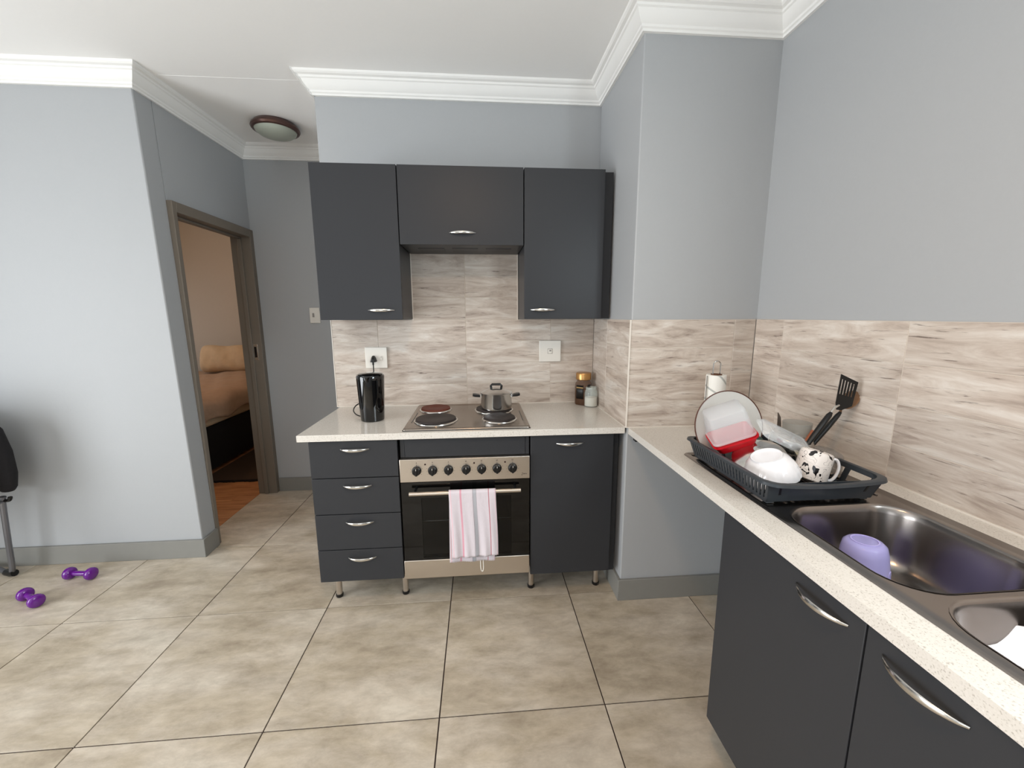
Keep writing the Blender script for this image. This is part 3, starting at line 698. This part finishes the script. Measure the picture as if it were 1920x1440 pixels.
# ------------------------------------------------------------------ tea towel over the oven handle
by, bz, br = FY - .050, .6155, .0125
def towel():
    bm = bmesh.new(); uvl = bm.loops.layers.uv.new('UVMap')
    prof_ = []
    for i in range(29): prof_.append(('f', .306 + (bz - .306) * i / 28))
    for i in range(1, 8): prof_.append(('a', PI * i / 8))
    for i in range(27): prof_.append(('b', bz - (bz - .262) * i / 26))
    nx = 44; rows_ = []
    for j, (k_, v) in enumerate(prof_):
        row = []
        for i in range(nx + 1):
            u_ = i / nx; 
            if k_ == 'f':
                dn = (bz - v) / .31; y = by - br - .004 * dn - .006 * dn * (.5 + .5 * math.sin(u_ * 17 + dn * 1.3)) - .003 * dn * math.sin(u_ * 31 - dn * 2)
                x = .049 + .212 * u_ + dn * (.008 + .004 * math.sin(dn * 3)); z = v - (.006 * (1 - u_)) * (dn > .9) * dn
                if j == 0: z += .004 * (i % 2)
            elif k_ == 'a':
                y = by - br * math.cos(v); z = bz + br * math.sin(v); x = .049 + .212 * u_
            else:
                dn = (bz - v) / .35; y = by + br + .010 * dn - .012 * dn - .003 * dn * math.sin(u_ * 14 + 1); x = .049 + .212 * u_ - dn * .006; z = v
                if j == len(prof_) - 1: z += .004 * (i % 2)
            row.append(bm.verts.new((x, y, z)))
        rows_.append(row)
    for j in range(len(rows_) - 1):
        for i in range(nx):
            f = bm.faces.new((rows_[j][i], rows_[j][i + 1], rows_[j + 1][i + 1], rows_[j + 1][i]))
            for lp, uu in zip(f.loops, (i, i + 1, i + 1, i)): lp[uvl].uv = (uu / nx, j / len(rows_))
    g = G(); g.bm.free(); g.bm = bm; return g
t = thing('tea_towel', 'white tea towel with pink and grey stripes over the oven handle', 'towel', (.155, by, .26))
towel().build('cloth', towelm, t, solid=.0016, ang=80)
G().tube(bez([(.186, by + .008, .268), (.187, by + .002, .235), (.191, by, .219), (.197, by, .219), (.200, by + .002, .235), (.199, by + .008, .268)], 5), .0022, 6).build('hanging_loop', whitep, t)

# ------------------------------------------------------------------ sink
t = thing('sink', 'stainless double-bowl sink with ribbed drainer on the right worktop', 'sink', (1.165, -1.55, H))
zt = H + .0035
def poly_plate(bm, outer, holes, z):
    E = []
    loops = []
    for lp in [outer] + holes:
        vs = [bm.verts.new((p[0], p[1], z)) for p in lp]; loops.append(vs)
        for i in range(len(vs)): E.append(bm.edges.new((vs[i], vs[(i + 1) % len(vs)])))
    bmesh.ops.triangle_fill(bm, use_beauty=True, use_dissolve=False, edges=E)
    return loops
B1 = (.983, 1.326, -1.738, -1.392); B2 = (.983, 1.326, -2.104, -1.758); BR = .085
g = G()
outer = rrect(.955, 1.378, -2.165, -.945, .02, 0, 4)
b1 = rrect(*B1, BR, 0, 8); b2 = rrect(*B2, BR, 0, 8)
loops = poly_plate(g.bm, outer, [b1, b2], zt)
# outer lip
lo = [g.bm.verts.new((v.co.x + (.0025 if v.co.x > 1.1 else -.0025), v.co.y + (.0025 if v.co.y > -1.5 else -.0025), H + .0004)) for v in loops[0]]
for i in range(len(lo)):
    j = (i + 1) % len(lo); g.bm.faces.new((loops[0][i], loops[0][j], lo[j], lo[i]))
g.build('sink_top', sinkm, t, ang=50)
def bowl(B):
    g = G(); x0, x1, y0, y1 = B; R_ = []
    for off, z, r in ((-.004, zt + .0012, BR + .004), (0, zt, BR), (.003, zt - .006, BR), (.006, zt - .02, BR), (.016, zt - .12, BR - .008), (.024, zt - .146, BR - .01), (.045, zt - .160, BR - .03), (.075, zt - .163, BR - .05)):
        R_.append(rrect(x0 + off, x1 - off, y0 + off, y1 - off, max(r - .0, .02), z, 8))
    g.loft(R_, False, True)
    b = g.build('bowl', sinkm, t, ang=80)
    cx, cy = (x0 + x1) / 2, (y0 + y1) / 2
    dz = G().lathe([(0, .001), (.022, .001), (.034, .003), (.040, .0035), (.040, 0)], 28, Matrix.Translation((cx, cy, zt - .163))).build('drain', chrome, b)
    return b
bowl(B1); bowl(B2)
g = G()
for i in range(11):
    x = .995 + i * .033; g.tube([(x, -1.345, zt - .0005), (x, -1.32, zt + .0015), (x, -1.03, zt + .0015), (x, -1.005, zt - .0005)], .0028, 8)
g.build('drainer_ribs', sinkm, t)
g = G().box(.975, 1.35, -.975, -.968, zt, zt + .0015).build('drainer_edge', sinkm, t)
ZB = zt - .163

# purple beaker upside down in the near bowl
Mc = frame_at((1.158, -1.488, ZB + .0015), (1, .15, .03), (.03, .04, 1))
t = thing('purple_beaker', 'purple translucent plastic beaker upside down in the sink bowl', 'beaker', None, M=Mc)
G().lathe([(.055, 0), (.0565, .003), (.0525, .03), (.047, .085), (.043, .104), (.036, .111), (.030, .1125), (0, .1125)], 40).build('body', purp, t, local=True, solid=.002)
G().lathe([(.026, .1130), (.029, .1130), (.029, .1150), (.026, .1150), (.026, .1130)], 32).build('base_ring', purring, t, local=True)
g = G()
a0 = math.radians(292)
for k in range(20):
    pass
cpt = [(.0515 * math.cos(a0 + .16 * math.cos(q)), .0515 * math.sin(a0 + .16 * math.cos(q)), .045 + .009 * math.sin(q)) for q in [2 * PI * i / 16 for i in range(17)]]
g.tube(cpt, .0012, 6).build('moulded_ring', purring, t, local=True)
# white bowl in the second bowl
Mc = frame_at((1.115, -1.855, ZB + .0555), (1, 0, .05), (-.1, .25, 1))
t = thing('white_bowl', 'white bowl lying in the nearer sink bowl at the right edge', 'bowl', None, M=Mc)
G().lathe([(0, .004), (.045, .004), (.045, 0), (.05, 0), (.055, .01), (.082, .045), (.092, .075), (.0895, .075), (.078, .046), (.05, .014), (0, .010)], 40).build('body', porc, t, local=True)

# ------------------------------------------------------------------ dish rack
t = thing('dish_rack', 'slate grey plastic dish rack standing on the sink drainer', 'dish rack', (1.13, -1.21, zt))
zb, zr = zt + .008, .968
BX0, BX1, BY0, BY1 = .970, 1.276, -1.372, -1.000     # base
RX0, RX1, RY0, RY1 = .953, 1.287, -1.396, -.980      # rim
def lerp(a, b_, s): return a + (b_ - a) * s
def ringz(s, z, r=.035, inset=0): return rrect(lerp(BX0, RX0, s) + inset, lerp(BX1, RX1, s) - inset, lerp(BY0, RY0, s) + inset, lerp(BY1, RY1, s) - inset, r, z, 5)
# long left side and two short sides, solid
def side(pa, pb, n=14, th=.003, dip=0, holes=None):
    pass
def wallstrip(g, s0, s1, x_or_y, which, a, b_, th=.0028):
    """piece of a sloping side between heights s0..s1 (0..1) and along-range a..b (0..1)"""
    def P(s, q, dpt):
        z = lerp(zb, zr, s)
        if which == 'L': return (lerp(BX0, RX0, s) + dpt, lerp(lerp(BY0, RY0, s), lerp(BY1, RY1, s), q), z)
        if which == 'R': return (lerp(BX1, RX1, s) - dpt, lerp(lerp(BY0, RY0, s), lerp(BY1, RY1, s), q), z)
        if which == 'N': return (lerp(lerp(BX0, RX0, s), lerp(BX1, RX1, s), q), lerp(BY0, RY0, s) + dpt, z)
        if which == 'F': return (lerp(lerp(BX0, RX0, s), lerp(BX1, RX1, s), q), lerp(BY1, RY1, s) - dpt, z)
    g.loft([[P(s0, a, 0), P(s0, b_, 0), P(s0, b_, th), P(s0, a, th)], [P(s1, a, 0), P(s1, b_, 0), P(s1, b_, th), P(s1, a, th)]])
g = G(); wallstrip(g, 0, .16, 0, 'L', .0, 1); wallstrip(g, .84, 1, 0, 'L', 0, 1)
nb = 26
for i in range(nb): wallstrip(g, .16, .84, 0, 'L', (i + .02) / nb, (i + .62) / nb)
lab(g.build('left_side', rackm, t), 'slatted long side')
g = G(); wallstrip(g, 0, .12, 0, 'R', 0, 1); wallstrip(g, .80, 1, 0, 'R', 0, 1)
for a, b2 in ((0, .07), (.235, .275), (.45, .49), (.66, .70), (.93, 1)): wallstrip(g, .12, .80, 0, 'R', a, b2, .004)
lab(g.build('right_side', rackm, t), 'long side with window cut-outs')
g = G(); wallstrip(g, 0, .93, 0, 'N', 0, 1)
lab(g.build('near_end', rackm, t), 'solid short end')
g = G(); wallstrip(g, 0, 1, 0, 'F', 0, 1); g.build('far_end', rackm, t)
for q in (.1, .88):
    g = G(); wallstrip(g, .35, .85, 0, 'N', q, q + .02, -.0008); g.build('drain_slot', blackp, t)
g = G()
def rimz(p):                                    # the rim dips in the middle of the short sides
    cx = (RX0 + RX1) / 2; return -.010 * max(0, 1 - ((p[0] - cx) / .16) ** 2)
R1 = [(p[0], p[1], p[2] + rimz(p)) for p in ringz(1, zr - .004, .04, -.000)]
rr_ = []
def densify(pts, n=4):
    out = []
    for i, p in enumerate(pts):
        q = pts[(i + 1) % len(pts)]
        L_ = math.dist(p, q); m_ = max(1, int(L_ / .03))
        for k_ in range(m_): out.append(tuple(p[c_] + (q[c_] - p[c_]) * k_ / m_ for c_ in range(3)))
    return out
def rim_ring(inset, z, r): return [(p[0], p[1], z + rimz(p)) for p in densify(ringz(1, z, r, inset))]
base_in = densify(ringz(1, zr, .035, 0))
def off_ring(d_, dz_):
    cx, cy = (RX0 + RX1) / 2, (RY0 + RY1) / 2; out = []
    for p in base_in:
        vx, vy = p[0] - cx, p[1] - cy; hx_, hy_ = (RX1 - RX0) / 2, (RY1 - RY0) / 2
        out.append((cx + vx * (1 + d_ / hx_), cy + vy * (1 + d_ / hy_), zr + dz_ + rimz(p)))
    return out
g.loft([off_ring(-.003, -.010), off_ring(-.003, .001), off_ring(.004, .003), off_ring(.012, .001), off_ring(.014, -.006), off_ring(.011, -.006), off_ring(.006, -.002), off_ring(.001, -.010)], loop=True)
g.build('rim', rackm, t, ang=50)
g = G(); g.box(BX0, BX1, BY0, BY0 + .02, zb, zb + .003).box(BX0, BX1, BY1 - .02, BY1, zb, zb + .003)
for i in range(15): x = BX0 + (BX1 - BX0 - .008) * i / 14; g.box(x, x + .008, BY0 + .02, BY1 - .02, zb, zb + .003)
for y in (-1.29, -1.2, -1.11): g.box(BX0, BX1, y, y + .006, zb, zb + .0031)
lab(g.build('base_grid', rackm, t), 'slotted floor')
for i in range(6):
    for xx in (1.03, 1.245):
        y = -1.335 + i * .052
        G().lathe([(0, .0), (.0075, 0), (.0065, .02), (.0045, .030), (0, .032)], 10, Matrix.Translation((xx, y, zb + .003))).build('prong', rackm, t)
for fx in (BX0 + .015, BX1 - .015):
    for fy in (BY0 + .015, BY1 - .015): G().box(fx - .01, fx + .01, fy - .01, fy + .01, zt + .002, zb).build('foot', rackm, t)
zf = zb + .0035

# ------------------------------------------------------------------ things in the rack
# plate
Mc = frame_at((1.060, -1.040, 1.022), (1, 0, 0), (-.12, -.98, .20)) @ Matrix.Scale(.96, 4)
t = thing('dinner_plate', 'grey-white plate with brown rim standing at the back of the rack', 'plate', None, M=Mc)
G().lathe([(0, -.006), (.085, -.006), (.125, .004), (.1285, .006), (.127, .008), (.09, .001), (0, -.002)], 56).build('body', platem, t, local=True)
G().lathe([(.1262, .0035), (.1295, .005), (.1298, .008), (.1270, .009), (.1255, .0075), (.1262, .0035)], 56).build('rim', rimbrown, t, local=True)
def tub(g, L, Wd, Hh, r, draft, th, lip=.004, M=None):
    a, b_ = L / 2, Wd / 2
    g.loft([rrect(-a + draft + r * .3, a - draft - r * .3, -b_ + draft + r * .3, b_ - draft - r * .3, r * .8, Hh), rrect(-a + draft, a - draft, -b_ + draft, b_ - draft, r, Hh - r * .3),
            rrect(-a, a, -b_, b_, r, .006), rrect(-a - lip, a + lip, -b_ - lip, b_ + lip, r + lip, .005), rrect(-a - lip, a + lip, -b_ - lip, b_ + lip, r + lip, 0), rrect(-a - lip + th, a + lip - th, -b_ - lip + th, b_ + lip - th, r, 0),
            rrect(-a + th, a - th, -b_ + th, b_ - th, r, .006), rrect(-a + draft + th, a - draft - th, -b_ + draft + th, b_ - draft - th, r, Hh - r * .3 - th), rrect(-a + draft + r * .3 + th, a - draft - r * .3 - th, -b_ + draft + r * .3 + th, b_ - draft - r * .3 - th, r * .7, Hh - th)])
    return g
# clear tub: rim down right, base up left
yd = Vector((.28, .955, .08)); xd = Vector((.905, -.23, .36)); 
rimc = Vector((1.022, -1.115, 1.018))
Mc = frame_at(rimc, (.118, -.035, .052), (-.057, -.01, .080))
t = thing('clear_food_tub', 'clear rectangular plastic tub tipped upside down in front of plate', 'container', None, M=Mc)
tub(G(), .128, .092, .098, .014, .006, .0015).build('body', clearp, t, local=True, ang=50)
Mc = frame_at(rimc + Vector((.003, 0, -.004)), (.118, -.035, .052), (.057, .01, -.080))
t = thing('red_food_tub', 'shallow red plastic tub nested under the clear tub', 'container', None, M=Mc)
tub(G(), .134, .098, .040, .016, .010, .002).build('body', redp, t, local=True, ang=50)
# clear lid / tray
c1 = Vector((1.085, -1.150, 1.073)); c2 = Vector((1.256, -1.150, .991)); c3 = Vector((1.047, -1.222, 1.045))
ctr = (c2 + c3) / 2; Mc = frame_at(ctr, (c2 - c1), (c2 - c1).cross(c1 - c3))
if Mc.col[2].z < 0: Mc = frame_at(ctr, (c2 - c1), -(c2 - c1).cross(c1 - c3))
t = thing('clear_tub_lid', 'clear plastic tub lid sloping from the red tub to the mug', 'lid', None, M=Mc)
tub(G(), .178, .078, .018, .012, .003, .0015, .004, ).build('body', clearp, t, local=True, ang=50)
g = G(); pts = [(p[0], p[1], .0185) for p in rrect(-.070, .070, -.024, .024, .010, 0, 4)]
g.tube(pts + [pts[0]], .0012, 6).build('raised_panel_edge', clearp, t, local=True)
# white bowl upside down
Mc = frame_at((1.066, -1.262, .930), (1, 0, .40), (-.36, -.02, .93)) @ Matrix.Scale(.90, 4)
t = thing('white_bowl', 'white fluted bowl upside down at the near end of the rack', 'bowl', None, M=Mc)
fl = lambda a, r, z: 1 + .012 * math.cos(22 * a) * max(0, min(1, (.045 - z) / .03))
G().lathe([(.080, 0), (.084, .001), (.0845, .006), (.078, .030), (.064, .058), (.050, .070), (.046, .073), (.046, .078), (.042, .078), (.041, .0725), (0, .072), (0, .068), (.045, .067), (.06, .055), (.075, .029), (.080, .006)], 88, mod=fl).build('body', porc, t, local=True, ang=60)
# mug
Mc = frame_at((1.172, -1.275, .924), (1, 0, -.28), (.27, .03, .96))
t = thing('patterned_mug', 'white mug with black swirl pattern upside down beside white bowl', 'mug', None, M=Mc)
G().lathe([(.043, 0), (.0445, .002), (.0440, .02), (.0430, .07), (.040, .083), (.036, .086), (.033, .084), (0, .084), (0, .080), (.036, .080), (.040, .07), (.041, .01)], 40).build('body', mugm, t, local=True)
G().tube(bez([(.040, 0, .074), (.054, 0, .074), (.064, 0, .056), (.064, 0, .030), (.056, 0, .012), (.043, 0, .010)], 5), .0042, 10, Matrix.Rotation(math.radians(-20), 4, 'Z')).build('handle', porc, t, local=True)
# smoky cup behind
Mc = frame_at((1.288, -1.075, zf + .008), (1, 0, 0), (-.06, 0, 1))
t = thing('smoky_cup', 'smoky grey plastic cup upside down behind the clear lid', 'cup', None, M=Mc)
G().lathe([(.037, 0), (.039, .002), (.0425, .095), (.044, .125), (.0425, .125), (.041, .095), (.036, .003)], 32).build('body', greyp, t, local=True)
# steel lid tilted
Mc = frame_at((1.070, -1.195, .962), (.90, 0, .42), (-.42, -.30, .84))
t = thing('steel_pot_lid', 'shiny steel pot lid tilted behind the fluted white bowl', 'lid', None, M=Mc)
G().lathe([(0, .018), (.03, .016), (.065, .006), (.074, 0), (.077, .001), (.076, .004), (.066, .0095), (.03, .020), (0, .0215)], 48).build('body', chrome, t, local=True)
G().lathe([(.006, .02), (.006, .030), (.012, .034), (.012, .040), (0, .042)], 20).build('knob', chrome, t, local=True)
# glass dish at the right
Mc = frame_at((1.278, -1.205, .932), (1, -.1, -.25), (.35, -.15, .9))
t = thing('glass_dish', 'clear glass dish tilted between the mug and the rack windows', 'dish', None, M=Mc)
tub(G(), .085, .085, .055, .022, .008, .003, .003).build('body', simple('thick_glass', (150, 142, 136), .05, alpha=.5), t, local=True, ang=50)
Mc = frame_at((1.255, -1.16, .955), (1, .0, -.25), (.1, -.5, .85))
t = thing('cream_lid', 'small cream plastic lid between mug and glass dish', 'lid', None, M=Mc)
g = G(); g.loft([rrect(-.04, .04, -.03, .03, .01, 0), rrect(-.042, .042, -.032, .032, .011, .003), rrect(-.038, .038, -.028, .028, .01, .007)]); g.build('body', creamp, t, local=True)
Mc = frame_at((1.245, -1.10, .965), (1, .0, -.1), (.05, -.25, .95))
t = thing('steel_pan', 'small steel pan upside down beneath the spatula handles', 'pan', None, M=Mc)
G().lathe([(.062, 0), (.064, .002), (.0635, .030), (.058, .038), (0, .040)], 40).build('body', alum, t, local=True, solid=.002)
# green cup
Mc = frame_at((1.115, -1.085, zf + .012), (1, 0, 0), (.1, -.2, .97))
t = thing('green_cup', 'dark green plastic cup behind the red tub', 'cup', None, M=Mc)
G().lathe([(.030, 0), (.032, .002), (.030, .075), (.028, .080), (0, .080)], 28).build('body', greenm, t, local=True)
# wooden spoon lying behind the steel lid
t = thing('wooden_spoon', 'wooden spoon lying between the red tub and the steel lid', 'spoon', (1.02, -1.16, .94))
G().tube([(1.015, -1.150, .945), (1.05, -1.140, .957), (1.09, -1.130, .972), (1.13, -1.12, .985)], [.0075, .0065, .0055, .009], 10).build('shaft', woodm, t)
t = thing('table_knife', 'steel knife blade standing upright between plate and smoky cup', 'knife', (1.285, -.99, zf))
g = G().loft([[(1.268, -1.01, .92), (1.286, -1.01, .92), (1.286, -1.0085, .92), (1.268, -1.0085, .92)], [(1.268, -1.01, 1.00), (1.284, -1.01, 1.00), (1.284, -1.0085, 1.00), (1.268, -1.0085, 1.00)],
              [(1.266, -1.01, 1.04), (1.278, -1.01, 1.04), (1.278, -1.0085, 1.04), (1.266, -1.0085, 1.04)], [(1.264, -1.01, 1.058), (1.267, -1.01, 1.058), (1.267, -1.0085, 1.058), (1.264, -1.0085, 1.058)]])
g.build('blade', simple('knife_steel', (150, 140, 134), .35, .9), t)

# spatula
t = thing('slotted_spatula', 'black slotted spatula leaning up against the tiles', 'spatula', (1.29, -1.15, .93))
TL, TR, BR_, BL = Vector((1.378, -1.125, 1.2125)), Vector((1.432, -1.135, 1.186)), Vector((1.421, -1.135, 1.106)), Vector((1.367, -1.130, 1.117))
nn = (TR - TL).cross(BL - TL).normalized() * .0012
def Q(u_, v_): 
    a = TL.lerp(TR, u_); b2 = BL.lerp(BR_, u_); return a.lerp(b2, v_)
g = G()
def slab(u0, u1, v0, v1):
    c_ = [Q(u0, v0), Q(u1, v0), Q(u1, v1), Q(u0, v1)]
    g.loft([[p + nn for p in c_], [p - nn for p in c_]])
slab(.0, 1, .0, .14); slab(0, 1, .66, 1)
for i in range(6): slab(i * .17, i * .17 + .10 + (.05 if i == 5 else 0), .14, .66)
# corner arcs and the neck
c_ = [Q(.0, 1), Q(1, 1), Q(.42, 1.22), Q(.12, 1.22)]; g.loft([[p + nn for p in c_], [p - nn for p in c_]])
g.build('head', blackp, t)
hA, hB = Vector((1.364, -1.133, 1.103)), Vector((1.266, -1.152, .985))
G().tube([Q(.22, 1.05), hA, hA.lerp(hB, .2)], [.004, .0045, .0045], 8).build('neck', chrome, t)
G().tube([hA.lerp(hB, .14), hA.lerp(hB, .22), hA.lerp(hB, .5), hA.lerp(hB, .8), hB], [.005, .0085, .0095, .0085, .007], 12).build('handle', blackp, t)
t = thing('serving_spoon', 'black-handled serving spoon behind the slotted spatula', 'spoon', (1.33, -1.13, .94))
hA, hB = Vector((1.400, -1.118, 1.082)), Vector((1.306, -1.128, .975))
G().tube([hA, hA.lerp(hB, .1), hA.lerp(hB, .5), hB], [.005, .0075, .0085, .007], 12).build('handle', blackp, t)
Mh = frame_at((1.434, -1.112, 1.122), (.6, 0, .8), (-.6, -.75, .3))
G().lathe([(0, -.010), (.014, -.008), (.024, -.001), (.026, .002), (.0235, .002), (.014, -.005), (0, -.007)], 24, Mh @ Matrix.Diagonal((1.35, .9, 1, 1))).build('bowl', woodm, t)
G().tube([hA, (1.408, -1.11, 1.095), (1.413, -1.108, 1.107)], .004, 8).build('neck', woodm, t)
t = thing('wooden_spatula', 'reddish wooden spoon handle poking up left of black handles', 'spoon', (1.27, -1.16, .93))
G().tube([(1.246, -1.145, .955), (1.278, -1.137, 1.000), (1.296, -1.134, 1.026)], [.007, .006, .005], 10).build('shaft', simple('red_wood', (150, 84, 54), .5, noise=.1), t)

# ------------------------------------------------------------------ paper towel holder
rx, ry = 1.210, -.705
t = thing('paper_towel_holder', 'wire paper towel holder with a loop top in the worktop corner', 'holder', (rx, ry, H))
G().lathe([(0, .0005), (.068, .0005), (.070, .004), (.066, .009), (0, .011)], 40, Matrix.Translation((rx, ry, H))).build('base', chrome, t)
pts = [(rx - .016, ry, H + .01), (rx - .016, ry, 1.195)] + [(rx + .016 * math.cos(a), ry, 1.195 + .016 * math.sin(a)) for a in [PI - PI * i / 10 for i in range(1, 10)]] + [(rx + .016, ry, 1.195), (rx + .016, ry, H + .01)]
G().tube(pts, .0028, 8).build('rod', chrome, t)
G().tube([(rx - .048, ry - .010, H + .008), (rx - .046, ry - .01, 1.02), (rx - .046, ry - .01, 1.150)], .0022, 8).build('tension_arm', chrome, t)
t = thing('paper_towel_roll', 'thin white paper towel roll on the wire holder behind the plate', 'paper roll', (rx, ry, H + .012))
G().lathe([(.0225, .012), (.0395, .012), (.040, .014), (.040, .259), (.0385, .261), (.0225, .261), (.0225, .012)], 40, Matrix.Translation((rx, ry, H))).build('paper', rollm, t)
G().lathe([(.0200, .011), (.0223, .011), (.0223, .264), (.0200, .264), (.0200, .011)], 32, Matrix.Translation((rx, ry, H))).build('core', cardm, t)

# ------------------------------------------------------------------ hall ceiling lamp
lx, ly = -1.060, .552
t = thing('ceiling_lamp', 'round ceiling lamp with bronze rim and frosted glass in the hall', 'lamp', (lx, ly, HC - .085))
Ml = Matrix.Translation((lx, ly, HC))
G().lathe([(0, -.0005), (.118, -.0005), (.128, -.012), (.136, -.020), (.140, -.030), (.134, -.040), (.122, -.044), (.118, -.036), (0, -.034)], 48, Ml).build('rim', bronze, t)
G().lathe([(.121, -.038), (.116, -.050), (.095, -.066), (.06, -.077), (.025, -.081), (0, -.082)], 48, Ml).build('glass_shade', oyster, t)

# ------------------------------------------------------------------ dumbbells
def dumbbell(label, c, ang):
    M = Matrix.Translation(c) @ Matrix.Rotation(ang, 4, 'Z') @ Matrix.Rotation(PI / 2, 4, 'Y')
    t = thing('dumbbell', label, 'dumbbell', None, 'purple dumbbells on the floor', M=M)
    G().tube([(0, 0, -.048), (0, 0, -.02), (0, 0, .02), (0, 0, .048)], [.0125, .0135, .0135, .0125], 14).build('grip', dumbm, t, local=True)
    for s in (-1, 1):
        g = G().lathe([(0, s * .038), (.020, s * .038), (.031, s * .044), (.0355, s * .056), (.0350, s * .068), (.028, s * .078), (0, s * .081)], 10)
        g.build('weight', dumbm, t, local=True, subsurf=1, ang=180)
dumbbell('purple dumbbell lying nearer the grey baseboard, right of the other', (-1.988, -.166, .0325), math.radians(-6))
dumbbell('purple dumbbell lying further from the wall, at the left edge', (-2.050, -.352, .0325), math.radians(-28))

# ------------------------------------------------------------------ chair with jacket at the left edge
t = thing('folding_chair', 'grey tube-legged chair at the left edge below black jacket', 'chair', (-2.6, -.35, 0))
for sy_ in (-.12, -.56):
    g = G().tube(bez([(-2.335, sy_, .47), (-2.345, sy_, .42), (-2.366, sy_ + .005, .20), (-2.385, sy_ + .01, .030), (-2.44, sy_ + .03, .014), (-2.54, sy_ + .06, .030), (-2.75, sy_ + .06, .05), (-2.82, sy_ + .05, .20), (-2.86, sy_, .46)], 6), .0125, 10)
    g.build('leg', tubem, t)
    G().tube([(-2.372, sy_ + .008, .022), (-2.392, sy_ + .012, .018), (-2.435, sy_ + .028, .016)], .018, 10).build('foot_cap', blackp, t)
G().tube([(-2.34, -.12, .445), (-2.34, -.56, .445)], .010, 8).build('crossbar', tubem, t)
G().box(-2.87, -2.36, -.57, -.11, .462, .505).build('seat', jacketm, t, bevel=.015)
g = G().loft([rrect(-2.87, -2.80, -.57, -.11, .02, .50), rrect(-2.90, -2.85, -.57, -.11, .02, .92)]); g.build('backrest', jacketm, t)
G().tube(bez([(-2.36, -.118, .452), (-2.325, -.120, .447), (-2.305, -.121, .452), (-2.300, -.121, .468)], 4), .009, 8).build('clip', blackp, t)
t = thing('black_jacket', 'black jacket heaped on the chair at the left edge', 'jacket', (-2.5, -.35, .505))
g = G(); rings = []
for z, x1_, sc_ in ((.507, -2.300, .92), (.56, -2.262, 1), (.64, -2.252, 1.02), (.72, -2.258, 1), (.80, -2.270, .97), (.86, -2.272, .97), (.91, -2.285, .9), (.945, -2.33, .75), (.965, -2.43, .4)):
    ring = []
    for k in range(28):
        a = 2 * PI * k / 28; wv = 1 + .04 * math.sin(5 * a + z * 20) + .03 * math.sin(9 * a - z * 31)
        xx = -2.53 + (x1_ + 2.53) * math.cos(a) * wv; yy = -.262 + .205 * sc_ * math.sin(a) * wv
        if a > PI / 2 and a < 3 * PI / 2: xx = -2.53 + .23 * math.cos(a) * wv * sc_
        ring.append((xx, yy, z))
    rings.append(ring)
g.loft(rings); g.build('body', jacketm, t, subsurf=1, ang=180)
G().tube([(-2.315, -.17, .905), (-2.29, -.155, .83), (-2.278, -.150, .72), (-2.275, -.140, .60), (-2.284, -.135, .530), (-2.288, -.134, .512)], [.035, .046, .05, .042, .034, .026], 14).build('sleeve', jacketm, t, ang=180)

# ------------------------------------------------------------------ bedroom furniture
t = thing('bed', 'bed with black base seen through the open door', 'bed', (-3.0, 2.2, 0))
box_part('base', bedbase, t, (-3.95, -2.24, 1.22, 3.28, .03, .42), .01); box_part('mattress', linen, t, (-3.95, -2.24, 1.22, 3.28, .42, .62), .04)
for x in (-3.85, -2.34):
    for y in (1.3, 3.2): box_part('leg', blackp, t, (x - .03, x + .03, y - .03, y + .03, .002, .03), 0)
bm = bmesh.new(); n1, n2 = 46, 46; V = []
for i in range(n1 + 1):
    row = []
    for j in range(n2 + 1):
        s = i / n1; v = j / n2; x = -4.02 + (1.86) * s; y = 1.12 + 2.1 * v
        e = max(0, (x + 2.27) / .09); z = .700 + .012 * math.sin(x * 9 + y * 5) + .010 * math.sin(y * 13 - x * 7) + .006 * math.sin(x * 31 + y * 17)
        if s > .90:
            q = (s - .90) / .10; x = -2.27 + .09 * math.sin(min(q * 2, 1) * PI / 2) + .012 * math.sin(y * 14) * q; z -= .205 * q ** 1.1 + .02 * math.sin(y * 9) * q
        if y < 1.25:
            q = (1.25 - y) / .13; z -= .22 * q
        row.append(bm.verts.new((x, y, z)))
    V.append(row)
for i in range(n1):
    for j in range(n2): bm.faces.new((V[i][j], V[i + 1][j], V[i + 1][j + 1], V[i][j + 1]))
g = G(); g.bm.free(); g.bm = bm
o = g.build('duvet', duvetm, solid=.03, subsurf=1, ang=180); o['label'] = 'tan fleecy duvet spread over the bed in the bedroom'; o['category'] = 'duvet'
def pillow(label, c, L, Hh, T, tilt):
    M = Matrix.Translation(c) @ Matrix.Rotation(tilt, 4, 'X')
    t = thing('pillow', label, 'pillow', None, M=M)
    rings = []
    N = 18
    for i in range(1, N):
        u_ = -1 + 2 * i / N; wz = (1 - abs(u_) ** 6) ** .4
        rings.append([(u_ * L / 2 * (1 + .04 * abs(math.sin(a))), T / 2 * wz * math.cos(a) + .010 * math.sin(u_ * 9 + 3 * math.sin(a)) + .006 * math.sin(u_ * 21 - 4 * math.sin(a)), Hh / 2 * (1 - .10 * (1 - abs(u_)) ** 1 + .02 * math.sin(u_ * 7)) * wz ** .35 * (abs(math.sin(a)) ** .7) * (1 if math.sin(a) > 0 else -1)) for a in [2 * PI * k / 20 for k in range(20)]])
    G().loft(rings).build('case', linen, t, local=True, ang=180, subsurf=1)
    return t
pillow('cream pillow propped against the bedroom wall on the bed', (-2.95, 3.03, .885), .74, .36, .22, math.radians(-14))
t = thing('rug', 'dark brown rug with a black fringe on the bedroom floor', 'rug', (-2.0, 2.0, .002))
box_part('pile', rugm, t, (-2.225, -1.62, 1.155, 3.0, .0015, .011), .003)
g = G()
for i in range(48):
    x = -2.215 + i * .0125; g.box(x, x + .009, 1.118 + random.uniform(0, .012), 1.156, .002, .009)
o = g.build('fringe', rugf, t); o['kind'] = 'stuff'
